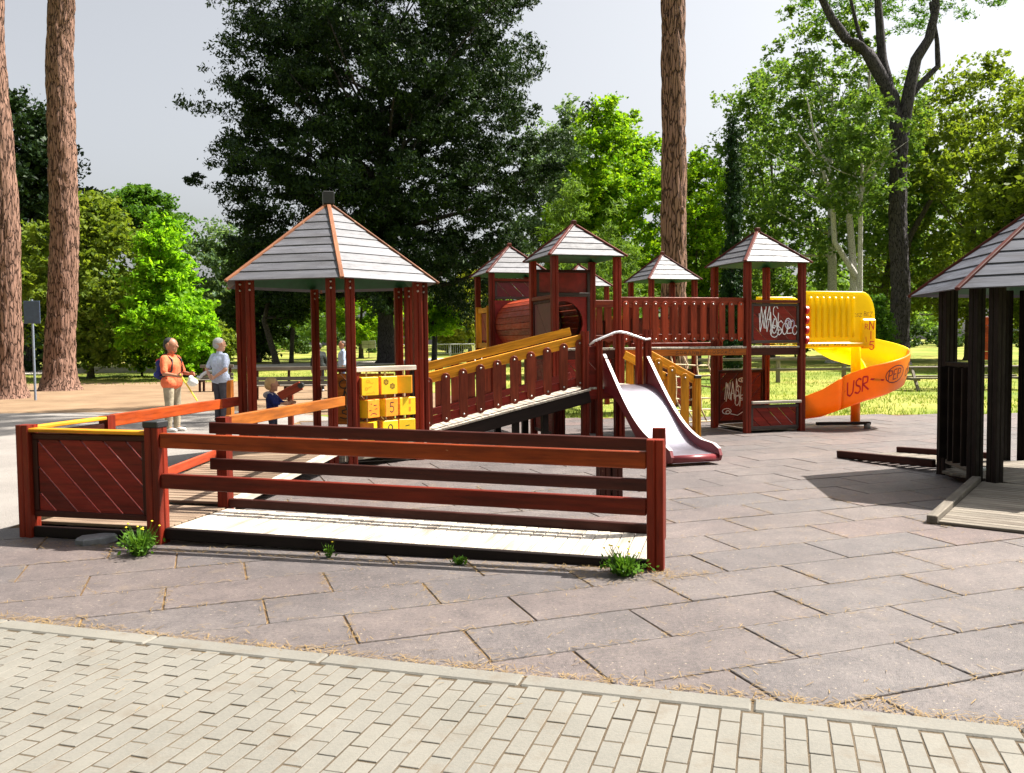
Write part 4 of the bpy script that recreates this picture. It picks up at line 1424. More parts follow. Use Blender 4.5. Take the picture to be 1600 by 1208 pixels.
def tree(label, pxc, d, z_top, z_bot, half_w, env, leafmat, bark, seed, n_cl, per, cl_r, leaf, trunk_r=None, trunk_px=None,
         flat=.75, up=.3, droop=0., shell=.45, name='tree', asp=.55, limbs=10, group=None, irr=.28, depth=1.0, fill=.55, trunk_lean=0, stems=None):
    rg = np.random.RandomState(seed)
    x, y = px(trunk_px or pxc, d), d
    g = gz(y)
    o = thing(name, label, 'tree' if name != 'bush' else 'bush', (x, y, g), 0, group)
    cx = px(pxc, d) - x
    E = envelope(env)
    H = z_top - z_bot
    cand = rg.uniform(0, 1, n_cl * 6)
    e = E(cand)
    keep = cand[rg.uniform(0, e.max(), len(cand)) < e][:n_cl]
    an = rg.uniform(0, 2 * math.pi, len(keep))
    wob = 1 + irr * np.sin(an * 2 + keep * 7 + seed) * .6 + irr * rg.normal(size=len(keep)) * .45
    rr = half_w * E(keep) * wob * rg.uniform(0, 1, len(keep)) ** fill
    C = np.stack([cx + rr * np.cos(an), rr * np.sin(an) * depth, z_bot - g + keep * H + rg.normal(size=len(keep)) * .02 * H], 1)
    rad = cl_r * rg.uniform(.55, 1.35, len(keep))
    P = clump_points(rg, C, rad, per, flat, shell)
    P = P[P[:, 2] > .05]
    tr = trunk_r or .02 * (z_top - g)
    mb = MB()
    top = Vector((cx * .8, 0, (z_bot - g) + H * .7))
    mid = Vector((cx * .25 + trunk_lean, 0, max(.4, (z_bot - g) * .9 + .2)))
    trunk_tube(mb, [(0, 0, -.1), (0, 0, .15), mid, mid.lerp(top, .5) + Vector((rg.normal() * .1, 0, 0)), top], [tr * 1.45, tr * 1.08, tr * .85, tr * .5, tr * .12], 12, .08, 0, .5, seed)
    for k in rg.permutation(len(C))[:limbs]:
        c = Vector(C[k])
        t = min(.92, max(.05, ((c.z - mid.z) / max(.1, top.z - mid.z)) * .8 - .1))
        s = mid.lerp(top, t)
        m = s.lerp(c, .5) + Vector((0, 0, -.06 * (c - s).length))
        r0 = tr * (.42 - .3 * t)
        mb.tube([s, m, c], [r0, r0 * .6, r0 * .18], 6)
    for (poly, dy) in stems or []:
        q = [Vector((px(a, d) - x, dy, 1.55 + (532 - b) / 1350 * d - g)) for a, b, w in poly]
        trunk_tube(mb, q, [w for a, b, w in poly], 12, .06, 0, .4, seed)
    part('trunk', mb.mesh('trunk', bark, smooth=True), o)
    leaf_part('crown', P, leaf, leafmat, o, seed + 1, up, asp, droop)
    return o

L_CEDAR = leaf_mat("dark_conifer_needles", (.007, .018, .009), (.034, .066, .018), .18)
L_DARK = leaf_mat("dark_evergreen_leaves", (.025, .055, .012), (.06, .11, .022), .3)
L_BRIGHT = leaf_mat("bright_green_leaves", (.12, .30, .012), (.24, .44, .025), .6)
L_MAPLE = leaf_mat("fresh_maple_leaves", (.085, .22, .010), (.24, .38, .02), .55)
L_POPLAR = leaf_mat("poplar_leaves", (.065, .145, .028), (.17, .26, .06), .52)
L_OLIVE = leaf_mat("olive_green_leaves", (.085, .140, .018), (.19, .25, .035), .5)
L_PINE = leaf_mat("stone_pine_needles", (.04, .115, .012), (.11, .22, .025), .4)
L_YPINE = leaf_mat("young_pine_needles", (.080, .16, .025), (.17, .27, .05), .45)
L_GREY = leaf_mat("grey_green_leaves", (.08, .15, .08), (.16, .24, .13), .5)
L_CYP = leaf_mat("cypress_needles", (.012, .034, .014), (.026, .060, .020), .12)
L_YELLOW = leaf_mat("yellow_green_leaves", (.20, .25, .02), (.34, .36, .05), .45)
L_FAR = leaf_mat("far_wood_leaves", (.07, .15, .025), (.16, .26, .055), .5)
GRASS = leaf_mat("grass_blades", (.09, .17, .02), (.22, .27, .05), .4)
WEED = leaf_mat("weed_leaves", (.05, .13, .015), (.11, .22, .03), .4)
STRAW = leaf_mat("dry_straw", (.20, .13, .06), (.34, .24, .115), .2)

def pine(label, pxb, d, r, z_end, bark, lean=0.0, crown=None, forks=None, seed=0, knots=6):
    x = px(pxb, d)
    o = thing('pine_tree', label, 'tree', (x, d, gz(d)), 0)
    mb = MB()
    zz = [-.15, .12, .45, 1.2, z_end * .3, z_end * .6, z_end * .8, z_end]
    rr = [1.62, 1.34, 1.14, 1.0, .94, .87, .82, .78]
    pts = [(lean * z / 10 + .11 * math.sin(z * .55 + seed), 0, z) for z in zz]
    trunk_tube(mb, pts, [r * k for k in rr], 64, .07, r * .10, .10, seed)
    rg = random.Random(seed)
    for k in range(knots):
        z = rg.uniform(.25, .98) * z_end
        a = rg.uniform(0, 2 * math.pi)
        mb.ball((lean * z / 10 + math.cos(a) * r * .8, math.sin(a) * r * .8, z), (r * .30, r * .30, r * .36), 10, 6)
    for f in forks or []:
        trunk_tube(mb, [Vector(p) for p, q in f], [q for p, q in f], 14, .08, 0, .4, seed)
    part('trunk', mb.mesh('trunk', bark, smooth=True), o)
    if crown:
        cx, zc, hw, hh, n = crown
        rgn = np.random.RandomState(seed + 50)
        an = rgn.uniform(0, 2 * math.pi, n); q = rgn.uniform(0, 1, n) ** .5 * hw
        C = np.stack([cx + q * np.cos(an), q * np.sin(an), zc + hh * (1 - (q / hw) ** 2) * rgn.uniform(.3, 1, n)], 1)
        P = clump_points(rgn, C, np.full(n, .8), 160, .6)
        leaf_part('crown', P, .22, L_PINE, o, seed, .2, .3)
        if not forks:
            mb = MB()
            for k in range(14):
                c = Vector(C[k]); s = Vector((lean * z_end / 10, 0, z_end - .3))
                mb.tube([s, s.lerp(c, .5) + Vector((0, 0, -.3)), c], [r * .4, r * .25, .04], 7)
            part('limbs', mb.mesh('limbs', bark), o)
    return o

pine('tall bare reddish pine trunk rising behind the small towers', 1056, 23.5, .33, 19.5, BARK_PINE, -.05, (0, 20.0, 4.0, 2.4, 90), None, 3)
pine('thick pale brown pine trunk on the dirt behind the man with the backpack', 97, 33.0, .50, 20.0, BARK_PINE, .35, (0.5, 20.5, 4.5, 2.4, 90), None, 4)
pine('pine trunk at the left edge of the picture next to the blue sign', 17, 28.0, .40, 19.0, BARK_PINE, -.1, (0, 19.5, 4.5, 2.4, 90), None, 5)
d = 48.0
x0 = px(1404, d)
def FP(p, y, dy=0.0): return Vector((px(p, d) - x0, dy, 1.55 + (532 - y) / 1350 * d - gz(d)))
fork = [[(FP(1400, 215), .40), (FP(1390, 160), .37), (FP(1352, 92), .32), (FP(1318, 70), .27), (FP(1296, 40), .22), (FP(1270, -10), .15)],
        [(FP(1392, 170), .30), (FP(1379, 100, .4), .25), (FP(1375, 40, .5), .22), (FP(1370, -20, .5), .16)],
        [(FP(1406, 215), .36), (FP(1412, 150, -.3), .32), (FP(1422, 105, -.3), .28), (FP(1440, 75, -.4), .25), (FP(1450, 30, -.4), .2), (FP(1452, -20), .15)],
        [(FP(1412, 170, .4), .20), (FP(1440, 135, .5), .17), (FP(1468, 108, .6), .15), (FP(1466, 70, .6), .12), (FP(1455, 10, .6), .1)],
        [(FP(1380, 98, .4), .16), (FP(1352, 84, .5), .13), (FP(1340, 40, .6), .10), (FP(1330, 0, .6), .08)]]
pine('dark pine with forked bare limbs standing behind the spiral slide', 1404, d, .50, 13.4, BARK_DARK, -.05, (0, 20.2, 6.0, 2.2, 90), fork, 6, 3)

tree('huge dark cedar filling the sky behind the large gazebo', 606, 60, 31, 4.2, 12.0, 'wide', L_CEDAR, BARK_DARK, 31, 820, 500, 1.6, .26, .62, 604, .5, .1, .8, .5, 'cedar_tree', .38, 60, None, .22, .8, .5)
tree('bright green small tree behind the man with the backpack', 262, 40, 7.8, 1.5, 2.8, 'cone', L_BRIGHT, BARK_GREY, 32, 170, 120, .62, .25, .11, None, .7, .2, .1, .5, 'tree', .42, 26, None, .2)
tree('olive green tree between the thick pine and the bright tree', 142, 42, 8.4, .8, 3.0, 'egg', L_OLIVE, BARK_GREY, 33, 170, 170, .85, .24, .16, limbs=14)
tree('umbrella shaped stone pine far behind the bright green tree', 226, 78, 15.6, 10.6, 4.9, 'umbrella', L_PINE, BARK_GREY, 34, 170, 190, 1.0, .30, .3, 222, .55, .4, limbs=26, name='pine_tree')
tree('dark broad conifer behind the two left pine trunks', 45, 52, 16.2, .4, 3.7, 'egg', L_CEDAR, BARK_DARK, 35, 230, 190, 1.05, .30, .3, droop=.3, name='conifer_tree')
tree('grey green tree in the gap left of the cedar', 350, 74, 11.5, 1.2, 4.2, 'egg', L_GREY, BARK_GREY, 36, 150, 150, 1.1, .32, .2)
tree('tall pale poplar right of the cedar', 885, 84, 24.5, 3, 5.0, 'egg', L_GREY, BARK_WHITE, 37, 260, 160, 1.2, .34, .3, irr=.4)
tree('bright maple left of the reddish pine trunk', 965, 56, 17.0, 2.6, 3.9, 'egg', L_MAPLE, BARK_GREY, 38, 300, 190, .95, .26, .26, limbs=24, irr=.35)
tree('smaller bright maple right of the reddish pine trunk', 1092, 50, 12.2, 1.8, 2.2, 'egg', L_MAPLE, BARK_GREY, 39, 150, 170, .75, .23, .16, limbs=18, irr=.3)
tree('young light green pine above the tallest tower roof', 893, 40, 9.2, 1.4, 2.3, 'cone', L_YPINE, BARK_GREY, 40, 120, 150, .6, .26, .13, None, .8, .1, -.4, .6, 'pine_tree', .16, 26, None, .3)
tree('second young light pine between maple and tower roof', 962, 38, 7.4, 1.2, 1.9, 'cone', L_YPINE, BARK_GREY, 41, 80, 150, .55, .25, .12, None, .8, .1, -.4, .6, 'pine_tree', .16, 18, None, .3)
tree('narrow dark columnar cypress left of the right tower roof', 1146, 36, 10.3, .4, .47, 'column', L_CYP, BARK_DARK, 42, 190, 200, .27, .15, .11, None, 1.2, .1, -1.2, .5, 'cypress_tree', .3, 4, None, .1)
tree('dark green leafy tree behind the right tower', 1205, 60, 20.0, 1.5, 5.2, 'egg', L_POPLAR, BARK_GREY, 43, 270, 140, 1.1, .26, .28, irr=.4, limbs=26)
tree('tall poplar with pale trunk behind the spiral slide', 1298, 52, 21.5, 6.5, 4.2, 'egg', L_POPLAR, BARK_WHITE, 44, 190, 120, .95, .24, .30, 1300, irr=.5, limbs=30, fill=.45, stems=[([(1301, 545, .24), (1300, 430, .20), (1291, 330, .17), (1302, 270, .14), (1316, 215, .11), (1322, 130, .05)], -3.2), ([(1291, 335, .11), (1268, 290, .09), (1244, 235, .06), (1232, 180, .03)], -3.0), ([(1300, 330, .10), (1335, 285, .08), (1365, 235, .05), (1380, 190, .03)], -3.4), ([(1300, 440, .17), (1268, 390, .15), (1264, 330, .13), (1250, 285, .09), (1215, 235, .04)], -3.6)])
tree('leafy tree behind the forked pine', 1395, 64, 20.5, 3.2, 5.0, 'egg', L_POPLAR, BARK_GREY, 45, 170, 120, 1.15, .30, .24, irr=.45, limbs=24)
tree('spreading olive green tree above the dark gazebo roof', 1515, 54, 18.5, 3.2, 5.6, 'egg', L_OLIVE, BARK_GREY, 46, 260, 130, 1.1, .28, .3, irr=.35, limbs=30)
tree('leafy tree cut by the right edge of the picture', 1640, 43, 13.8, 1.3, 3.9, 'egg', L_OLIVE, BARK_GREY, 47, 250, 160, 1.05, .28, .3, irr=.3, limbs=20)
tree('thin pale poplar left of the forked pine', 1343, 46, 15.0, 8.5, 2.2, 'egg', L_POPLAR, BARK_WHITE, 48, 60, 110, .8, .22, .14, irr=.4, limbs=12)
tree('leaning grey trunked tree left of the forked pine', 1420, 56, 13.5, 5.5, 3.2, 'round', L_POPLAR, BARK_GREY, 49, 100, 120, .95, .24, .26, 1370, irr=.4, limbs=18, stems=[([(1366, 545, .28), (1378, 440, .24), (1392, 380, .18), (1420, 330, .14), (1450, 290, .06)], -2.5), ([(1380, 440, .15), (1372, 370, .13), (1376, 320, .1), (1350, 260, .04)], -2.6)])
tree('small dense dark conifer beside the forked pine', 1374, 42, 3.6, .3, .75, 'column', L_PINE, BARK_GREY, 50, 70, 160, .32, .16, .06, None, 1.0, .1, -.5, .5, 'bush', .3, 4)
tree('dark evergreen seen through the gazebo at left', 402, 64, 10.5, 1.0, 2.6, 'egg', L_DARK, BARK_DARK, 51, 120, 150, .95, .28, .3)
tree('leaning pale trunked tree seen through the gazebo', 445, 60, 9.5, 3.4, 2.8, 'round', L_DARK, BARK_GREY, 52, 90, 150, .9, .26, .22, 432, trunk_lean=-.9)
tree('thin leaning tree seen through the gazebo beside the pale trunk', 470, 62, 8.4, 3.2, 2.0, 'round', L_MAPLE, BARK_GREY, 53, 70, 140, .8, .26, .16, 456)
tree('leafy tree seen between the front gazebo posts', 565, 72, 9.0, 2.0, 3.2, 'round', L_MAPLE, BARK_GREY, 54, 100, 150, .95, .28, .2)
tree('small fan leaved tree right of the gazebo posts', 685, 62, 4.4, 2.4, 1.7, 'umbrella', L_BRIGHT, BARK_DARK, 55, 60, 120, .55, .34, .2, 679, .6, .3, .3, .6, 'tree', .25, 14)
tree('round yellow green bush behind the low metal barrier', 706, 84, 3.0, .7, 1.5, 'round', L_YELLOW, BARK_GREY, 56, 60, 140, .5, .22, .06, name='bush')
tree('pale yellow leafy tree behind the bush', 735, 90, 9.5, 2.0, 3.0, 'egg', L_YELLOW, BARK_GREY, 57, 90, 130, 1.0, .30, .18)
tree('green shrub in front of the iron fence', 222, 44, 2.5, .5, .9, 'round', L_MAPLE, BARK_GREY, 58, 50, 130, .45, .20, .05, name='bush')
tree('green shrub behind the white haired man', 318, 44, 2.7, .4, 1.5, 'round', L_OLIVE, BARK_GREY, 59, 90, 130, .55, .22, .06, name='bush')
tree('low bright shrub between the two men', 298, 43, 2.2, .35, 1.0, 'round', L_BRIGHT, BARK_GREY, 60, 60, 130, .45, .20, .05, name='bush')

# far wood closing the park
rg = np.random.RandomState(77)
n = 560
X = rg.uniform(-105, 110, n); Y = rg.uniform(100, 138, n)
top = 9 + 5 * np.sin(X * .09 + 1) + 3 * np.sin(X * .23) + np.where(X > 20, 5, 0) - np.where((X < -25) & (X > -75), 3, 0)
Z = 1.5 + rg.uniform(0, 1, n) ** .8 * np.clip(top, 4, 20)
P = clump_points(rg, np.stack([X, Y, Z], 1), rg.uniform(1.6, 3.2, n), 190, .8)
o = leaf_part('far_wood', P, .62, L_FAR, None, 78, .3, .6)
tag(o, kind='stuff')
# understorey hedge along the park border
n = 260
X = rg.uniform(-70, 80, n); Y = 92 + rg.uniform(-2, 3, n)
P = clump_points(rg, np.stack([X, Y, .9 + rg.uniform(0, 1, n) * 2.0], 1), rg.uniform(.8, 1.3, n), 150, .8)
P = P[~((np.abs(P[:, 0] + 9) < 5.5))]
tag(leaf_part('hedge', P, .38, L_DARK, None, 79, .3, .6), kind='stuff')

# unseen leaf belt added behind and beside the viewpoint to block sky light
n = 520
t = rg.uniform(0, 1, n)
X = np.where(t < .5, (t * 4 - 1) * 55, np.where(t < .75, -46 + rg.uniform(-6, 4, n), 44 + rg.uniform(-3, 7, n)))
Y = np.where(t < .5, -22 - rg.uniform(0, 10, n), rg.uniform(-25, 34, n))
P = clump_points(rg, np.stack([X, Y, 1.5 + rg.uniform(0, 1, n) * 20], 1), rg.uniform(2.2, 3.6, n), 70, .8)
tag(leaf_part('unseen_sky_blocker', P, 1.1, L_FAR, None, 80, .3, .6), kind='stuff')

# grass blades on the near lawn
n = 60000
Y = 17.9 + 30 * rg.uniform(0, 1, n) ** 1.4
X = rg.uniform(-1, 1, n) * (.62 * Y + 2)
keep = ~((X < -1.2) & (Y < 38) & (X > -30)) | ((X < -8) & (Y > 36))
pn = np.sin(X * .9 + 2) * np.sin(Y * .7) + rg.normal(size=n) * .5
keep &= pn > -.35
X, Y = X[keep], Y[keep]
n = len(X)
base = np.stack([X, Y, .013 * np.maximum(0, Y - 32) - .06], 1)
hgt = rg.uniform(.04, .11, n); an = rg.uniform(0, 6.28, n)
wv = np.stack([np.cos(an), np.sin(an), np.zeros(n)], 1) * .012
ln = np.stack([rg.normal(size=n) * .03, rg.normal(size=n) * .03, hgt], 1)
V = np.stack([base - wv, base + wv, base + ln], 1).reshape(-1, 3)
tag(link('grass', np_mesh('grass', V, np.arange(3 * n).reshape(n, 3), GRASS)), kind='stuff')

# straw and needles lying in joints, along the kerb and the front ramp
pts = []
def scatter(a, b, n, w):
    a, b = Vector(a), Vector(b)
    for _ in range(n):
        t = random.random(); p = a.lerp(b, t)
        pts.append((p.x + random.gauss(0, w), p.y + random.gauss(0, w), .004))
random.seed(13)
scatter(K0 - KD * 2 + KN * .03, K0 + KD * 6.5 + KN * .03, 1500, .035)
scatter(A2W(-1.2, -.22).to_2d(), A2W(4.2, -.16).to_2d(), 700, .05)
scatter(A2W(3.2, -.12).to_2d(), A2W(4.3, -.08).to_2d(), 260, .06)
for d_, m_, poly in tiles[:90]:
    for k in range(len(poly)):
        p, q = poly[k], poly[(k + 1) % len(poly)]
        if random.random() < .75:
            scatter((m_.x + p[0], m_.y + p[1]), (m_.x + q[0], m_.y + q[1]), 15, .022)
for _ in range(500):
    y = random.uniform(3.6, 9); pts.append((random.uniform(-.55, .55) * y, y, .004))
pts = np.array(pts); n = len(pts)
an = np.random.RandomState(4).uniform(0, 6.28, n); ln = np.random.RandomState(5).uniform(.008, .035, n)
dv = np.stack([np.cos(an) * ln, np.sin(an) * ln, np.random.RandomState(6).normal(size=n) * .003], 1)
pv = np.stack([-np.sin(an), np.cos(an), 0 * an], 1) * .0016
pts[:, 2] += np.random.RandomState(8).uniform(0, .006, n)
V = np.stack([pts - dv - pv, pts + dv - pv, pts + dv + pv, pts - dv + pv], 1).reshape(-1, 3)
tag(link('straw_litter', np_mesh('straw_litter', V, np.arange(4 * n).reshape(n, 4), STRAW)), kind='stuff')

# weeds
def weed(label, x, y, h, n, flowers, seed, spread=.1):
    rgw = np.random.RandomState(seed)
    o = thing('weed', label, 'weed', (x, y, 0), 0, 'weeds growing at the ramp edge')
    V = []
    for k in range(n):
        a = rgw.uniform(0, 6.28); r = rgw.uniform(.0, spread * .45)
        b = np.array([math.cos(a) * r, math.sin(a) * r, 0])
        L = h * rgw.uniform(.35, 1.0); lean = rgw.uniform(.2, 1.0) * spread
        d1 = np.array([math.cos(a) * lean * .4, math.sin(a) * lean * .4, L * .6]); d2 = np.array([math.cos(a) * lean, math.sin(a) * lean, L])
        w = np.array([-math.sin(a), math.cos(a), 0]) * rgw.uniform(.003, .007)
        V += [b - w, b + w, b + d1 + w, b + d1 - w, b + d1 - w, b + d1 + w, b + d2 + w * .2, b + d2 - w * .2]
    V = np.array(V)
    part('blades', np_mesh('blades', V, np.arange(len(V)).reshape(-1, 4), WEED), o)
    P = rgw.normal(size=(n * 2, 3)) * np.array([spread * .5, spread * .5, h * .16]) + np.array([0, 0, h * .4])
    P = P[P[:, 2] > .01]
    leaf_part('leaves', P, .035, WEED, o, seed)
    for k in range(flowers):
        a = rgw.uniform(0, 6.28); r = rgw.uniform(.2, 1.1) * spread; z = h * rgw.uniform(.8, 1.25)
        p = Vector((math.cos(a) * r, math.sin(a) * r, z))
        mb = MB(); mb.tube([(p.x * .2, p.y * .2, 0), (p.x * .7, p.y * .7, z * .6), p], .0022, 5); part('stem', mb.mesh('stem', WEED), o)
        mb = MB(); mb.ball(p, (.009, .009, .006), 8, 4); part('flower', mb.mesh('flower', YELLOW_FL), o)
    return o
YELLOW_FL = plain('yellow_petals', (.75, .55, .01), .6)
weed('bushy green weed with yellow flowers below the diagonal panel at the left', -2.80, 6.40, .21, 150, 8, 1, .13)
w2 = A2W(3.72, -.20)
weed('grassy weed with yellow flower stems at the foot of the right end post', w2.x, w2.y, .17, 130, 8, 2, .13)
w3 = A2W(2.55, -.16)
weed('tiny green weed at the middle of the ramp edge', w3.x, w3.y, .06, 30, 0, 3, .05)
w4 = A2W(1.55, -.16)
weed('tiny sprig with one yellow flower under the left half of the ramp', w4.x, w4.y, .12, 16, 1, 4, .05)
for k in range(2):
    w5 = A2W(3.3 + .2 * k, -.2)

# grey stone slab and paper scrap
st = MB(); rs = random.Random(2)
sp_ = [(.16, 0), (.13, .07), (.02, .09), (-.12, .08), (-.15, -.01), (-.08, -.08), (.08, -.07)]
o = link('stone_slab', extrude('stone_slab', sp_, .06, plain('grey_stone', (.15, .15, .16), .8, nscale=14, namp=.35, bump=.01), .015))
o.location = (-3.32, 6.80, .03); o.rotation_euler = (.03, -.05, .3)
tag(o, 'flat grey stone lying on the tiles left of the bushy weed', 'stone')
o = link('paper_scrap', extrude('paper_scrap', [(-.05, -.03), (.05, -.035), (.06, .03), (-.04, .04)], .03, plain('white_paper', (.75, .75, .75), .8), .01))
o.location = (5.25, 9.55, .10); tag(o, 'crumpled white paper scrap at the foot of the dark gazebo post', 'litter')
# ------------------------------------------------------------------ park furniture
PALE_GREY = plain('pale_grey_paint', (.42, .43, .45), .5)
BLUE_GREY = plain('blue_grey_sign', (.045, .065, .12), .5)
IRON = plain('black_iron', (.012, .013, .013), .5)

d = 26.8
sg = thing('sign_post', 'thin grey post with small dark blue sign at the left edge', 'sign', (px(54, d), d, -.05))
mb = MB(); mb.tube([(0, 0, 0), (0, 0, 3.12)], .035, 10); part('pole', mb.mesh('pole', plain('blue_grey_pole', (.16, .19, .25), .5)), sg)
part('sign_panel', cbox(.50, .03, .70, BLUE_GREY), sg, Matrix.Translation((.02, -.05, 2.72)))
for z in (2.5, 2.9):
    part('bracket', cbox(.12, .09, .04, STEEL_BAR), sg, Matrix.Translation((0, 0, z)))

def bench(label, x0, x1, y, z_back, group='benches along the lawn', seat=.42, mat=W_GREY):
    o = thing('park_bench', label, 'bench', ((x0 + x1) / 2, y, gz(y) - .055), 0, group)
    L = (x1 - x0) / 2
    for z in (z_back, z_back - .30, z_back - .43):
        beam(o, 'back_board', (-L, .22 + (z - .7) * .15, z), (L, .22 + (z - .7) * .15, z), .035, .11, mat)
    for k in range(3):
        beam(o, 'seat_board', (-L, -.22 + .15 * k, seat), (L, -.22 + .15 * k, seat), .13, .035, mat)
    for x in (-L * .78, L * .78, 0):
        beam(o, 'leg', (x, -.2, 0), (x, -.2, seat - .02), .07, .07, W_DARK, up=(1, 0, 0))
        beam(o, 'leg', (x, .2, 0), (x, .25 + (z_back - .7) * .15, z_back + .05), .07, .07, W_DARK, up=(1, 0, 0))
        beam(o, 'bearer', (x, -.22, seat - .05), (x, .24, seat - .05), .07, .06, W_DARK)
    return o
bench('long weathered plank bench seen through the gazebo', px(384, 26), px(512, 26), 26, .92)
bench('weathered plank bench continuing right behind the gazebo posts', px(520, 26.3), px(600, 26.3), 26.3, .90)
bench('short dark bench behind the white haired man', px(309, 31), px(362, 31), 31, .90)

d = 33.0
rf = thing('rail_fence', 'grey wooden two rail fence on the lawn behind the right tower', 'fence', (px(1216, d), d, gz(d) - .06))
Lf = px(1345, d) - px(1216, d)
for k in range(-1, 2):
    x = k * (px(1319, d) - px(1216, d))
    beam(rf, 'fence_post', (x, 0, 0), (x, 0, 1.02), .15, .13, W_GREY, up=(1, 0, 0))
for z in (.90, .50):
    beam(rf, 'fence_rail', (-3.4, -.09, z), (Lf, -.09, z), .05, .10, W_GREY)

d = 27.5
pt = thing('picnic_table', 'grey plank picnic table behind the dark gazebo', 'table', (px(1500, d), d, -.055))
for y in (-.25, -.08, .09, .26):
    beam(pt, 'table_board', (-1.95, y, .72), (2.2, y, .72), .15, .045, W_GREY)
for y in (-.75, .75):
    beam(pt, 'seat_board', (-1.95, y, .40), (2.2, y, .40), .26, .045, W_GREY)
for x in (-1.65, 1.75):
    beam(pt, 'leg', (x, -.75, 0), (x, -.25, .70), .08, .08, W_GREY)
    beam(pt, 'leg', (x, .75, 0), (x, .25, .70), .08, .08, W_GREY)
    beam(pt, 'bearer', (x, -.8, .36), (x, .8, .36), .07, .08, W_GREY)

d = 29.0
gp = thing('grey_pole', 'pale grey metal pole seen between the dark gazebo posts', 'pole', (px(1554, d), d, -.06))
mb = MB(); mb.tube([(0, 0, 0), (0, 0, 2.9)], .055, 12); part('pole', mb.mesh('pole', PALE_GREY, smooth=True), gp)
part('pole_foot', cbox(.26, .26, .03, PALE_GREY), gp, Matrix.Translation((0, 0, .03)))
d = 36.0
nb_ = thing('notice_board', 'reddish wooden board standing beyond the dark gazebo', 'board', (px(1546, d), d, gz(d) - .06), R(10))
for x in (-.45, .45):
    beam(nb_, 'board_post', (x, 0, 0), (x, 0, 2.75), .1, .1, W_PICKET, up=(1, 0, 0))
for k in range(5):
    beam(nb_, 'board_plank', (-.4, 0, .85 + .36 * k), (.4, 0, .85 + .36 * k), .03, .35, W_BRIDGE)

# iron fence far left with low wall
d = 48.0
fe = thing('iron_fence', 'dark iron bar fence on low wall behind the left trees', 'fence', (px(165, d), d, gz(d)))
Lf = px(300, d) - px(165, d)
beam(fe, 'base_wall', (-3, 0, .1), (Lf, 0, .1), .3, .35, plain('grey_wall', (.22, .21, .2), .8))
for z in (.45, 1.75):
    beam(fe, 'fence_rail', (-3, 0, z), (Lf, 0, z), .05, .05, IRON)
for k in range(56):
    x = -3 + (Lf + 3) * k / 55
    beam(fe, 'fence_bar', (x, 0, .3), (x, 0, 1.95), .03, .03, IRON, up=(1, 0, 0))

def barrier(label, p, d, rot):
    o = thing('metal_barrier', label, 'barrier', (px(p, d), d, gz(d) - .02), rot, 'low metal barriers across the far lawn')
    mb = MB(); mb.tube([(-1.1, 0, .0), (-1.1, 0, 1.0), (1.1, 0, 1.0), (1.1, 0, .0)], .04, 6); part('barrier_frame', mb.mesh('barrier_frame', PALE_GREY), o)
    beam(o, 'barrier_rail', (-1.1, 0, .2), (1.1, 0, .2), .04, .04, PALE_GREY)
    for k in range(1, 12):
        beam(o, 'barrier_bar', (-1.1 + 2.2 * k / 12, 0, .2), (-1.1 + 2.2 * k / 12, 0, 1.0), .025, .025, PALE_GREY, up=(1, 0, 0))
    return o
for k, p in enumerate((640, 685, 722)):
    barrier(('leftmost', 'middle', 'rightmost')[k] + ' low metal barrier in front of the yellow green bush', p, 76, .05)

d = 70
ws = thing('lawn_sign', 'small pale panel on a stem standing on the far lawn', 'sign', (px(577, d), d, gz(d)))
for r in range(2):
    for c in range(2):
        part('sign_panel', cbox(.55, .03, .30, PALE_GREY), ws, Matrix.Translation((-.28 + .57 * c, 0, .95 + .32 * r)))
beam(ws, 'stem', (0, .03, 0), (0, .03, 1.2), .06, .06, IRON, up=(1, 0, 0))

# small play pieces behind the walkway
d = 16.9
pb = thing('tilted_beam', 'small tilted wooden beam with black knob on a single post', 'play beam', (px(453, d), d, -.02))
beam(pb, 'post', (0, 0, 0), (0, 0, .66), .10, .10, W_PICKET, up=(1, 0, 0))
beam(pb, 'beam', (-.20, -.08, .58), (.24, -.10, .80), .06, .17, W_BRIDGE)
mb = MB(); mb.tube([(.24, -.16, .80), (.24, -.04, .80)], .055, 12); part('knob', mb.mesh('knob', BLACKCAP), pb)
d = 18.2
hp = thing('metal_hoop', 'bent pale metal hoop beside the white haired man', 'hoop', (px(330, d), d, -.02))
mb = MB()
mb.tube([(-.30, 0, .94)] + [(.02 + .30 * math.cos(a), 0, .78 + .28 * math.sin(a)) for a in [R(150 - 15 * k) for k in range(11)]] + [(.33, 0, .4), (.34, 0, 0)], .032, 10)
part('tube', mb.mesh('tube', STEEL_BAR, smooth=True), hp)
op = thing('orange_post', 'short orange wooden post standing left of the gazebo posts', 'post', (px(355, d), d, -.02))
post(op, 0, 0, 0, .86, W_ORANGE, .2)

# ------------------------------------------------------------------ people
def blob(name, caps, balls, voxel, mat, parent, smooth_it=5):
    mb = MB()
    for (p, q, r0, r1) in caps:
        p, q = Vector(p), Vector(q)
        mb.tube([p, p.lerp(q, .5), q], [r0, (r0 + r1) / 2, r1], 14)
        mb.ball(p, r0, 14, 8); mb.ball(q, r1, 14, 8)
    for (c, r) in balls:
        mb.ball(c, r, 18, 12)
    tmp = link('tmp', mb.mesh('tmp'))
    m = tmp.modifiers.new('r', 'REMESH'); m.mode = 'VOXEL'; m.voxel_size = voxel
    s = tmp.modifiers.new('s', 'SMOOTH'); s.iterations = smooth_it; s.factor = .5
    dg = bpy.context.evaluated_depsgraph_get()
    me = bpy.data.meshes.new_from_object(tmp.evaluated_get(dg))
    me.name = name
    bpy.data.objects.remove(tmp)
    me.materials.clear(); me.materials.append(mat)
    me.polygons.foreach_set("use_smooth", [True] * len(me.polygons)); me.update()
    return part(name, me, parent)

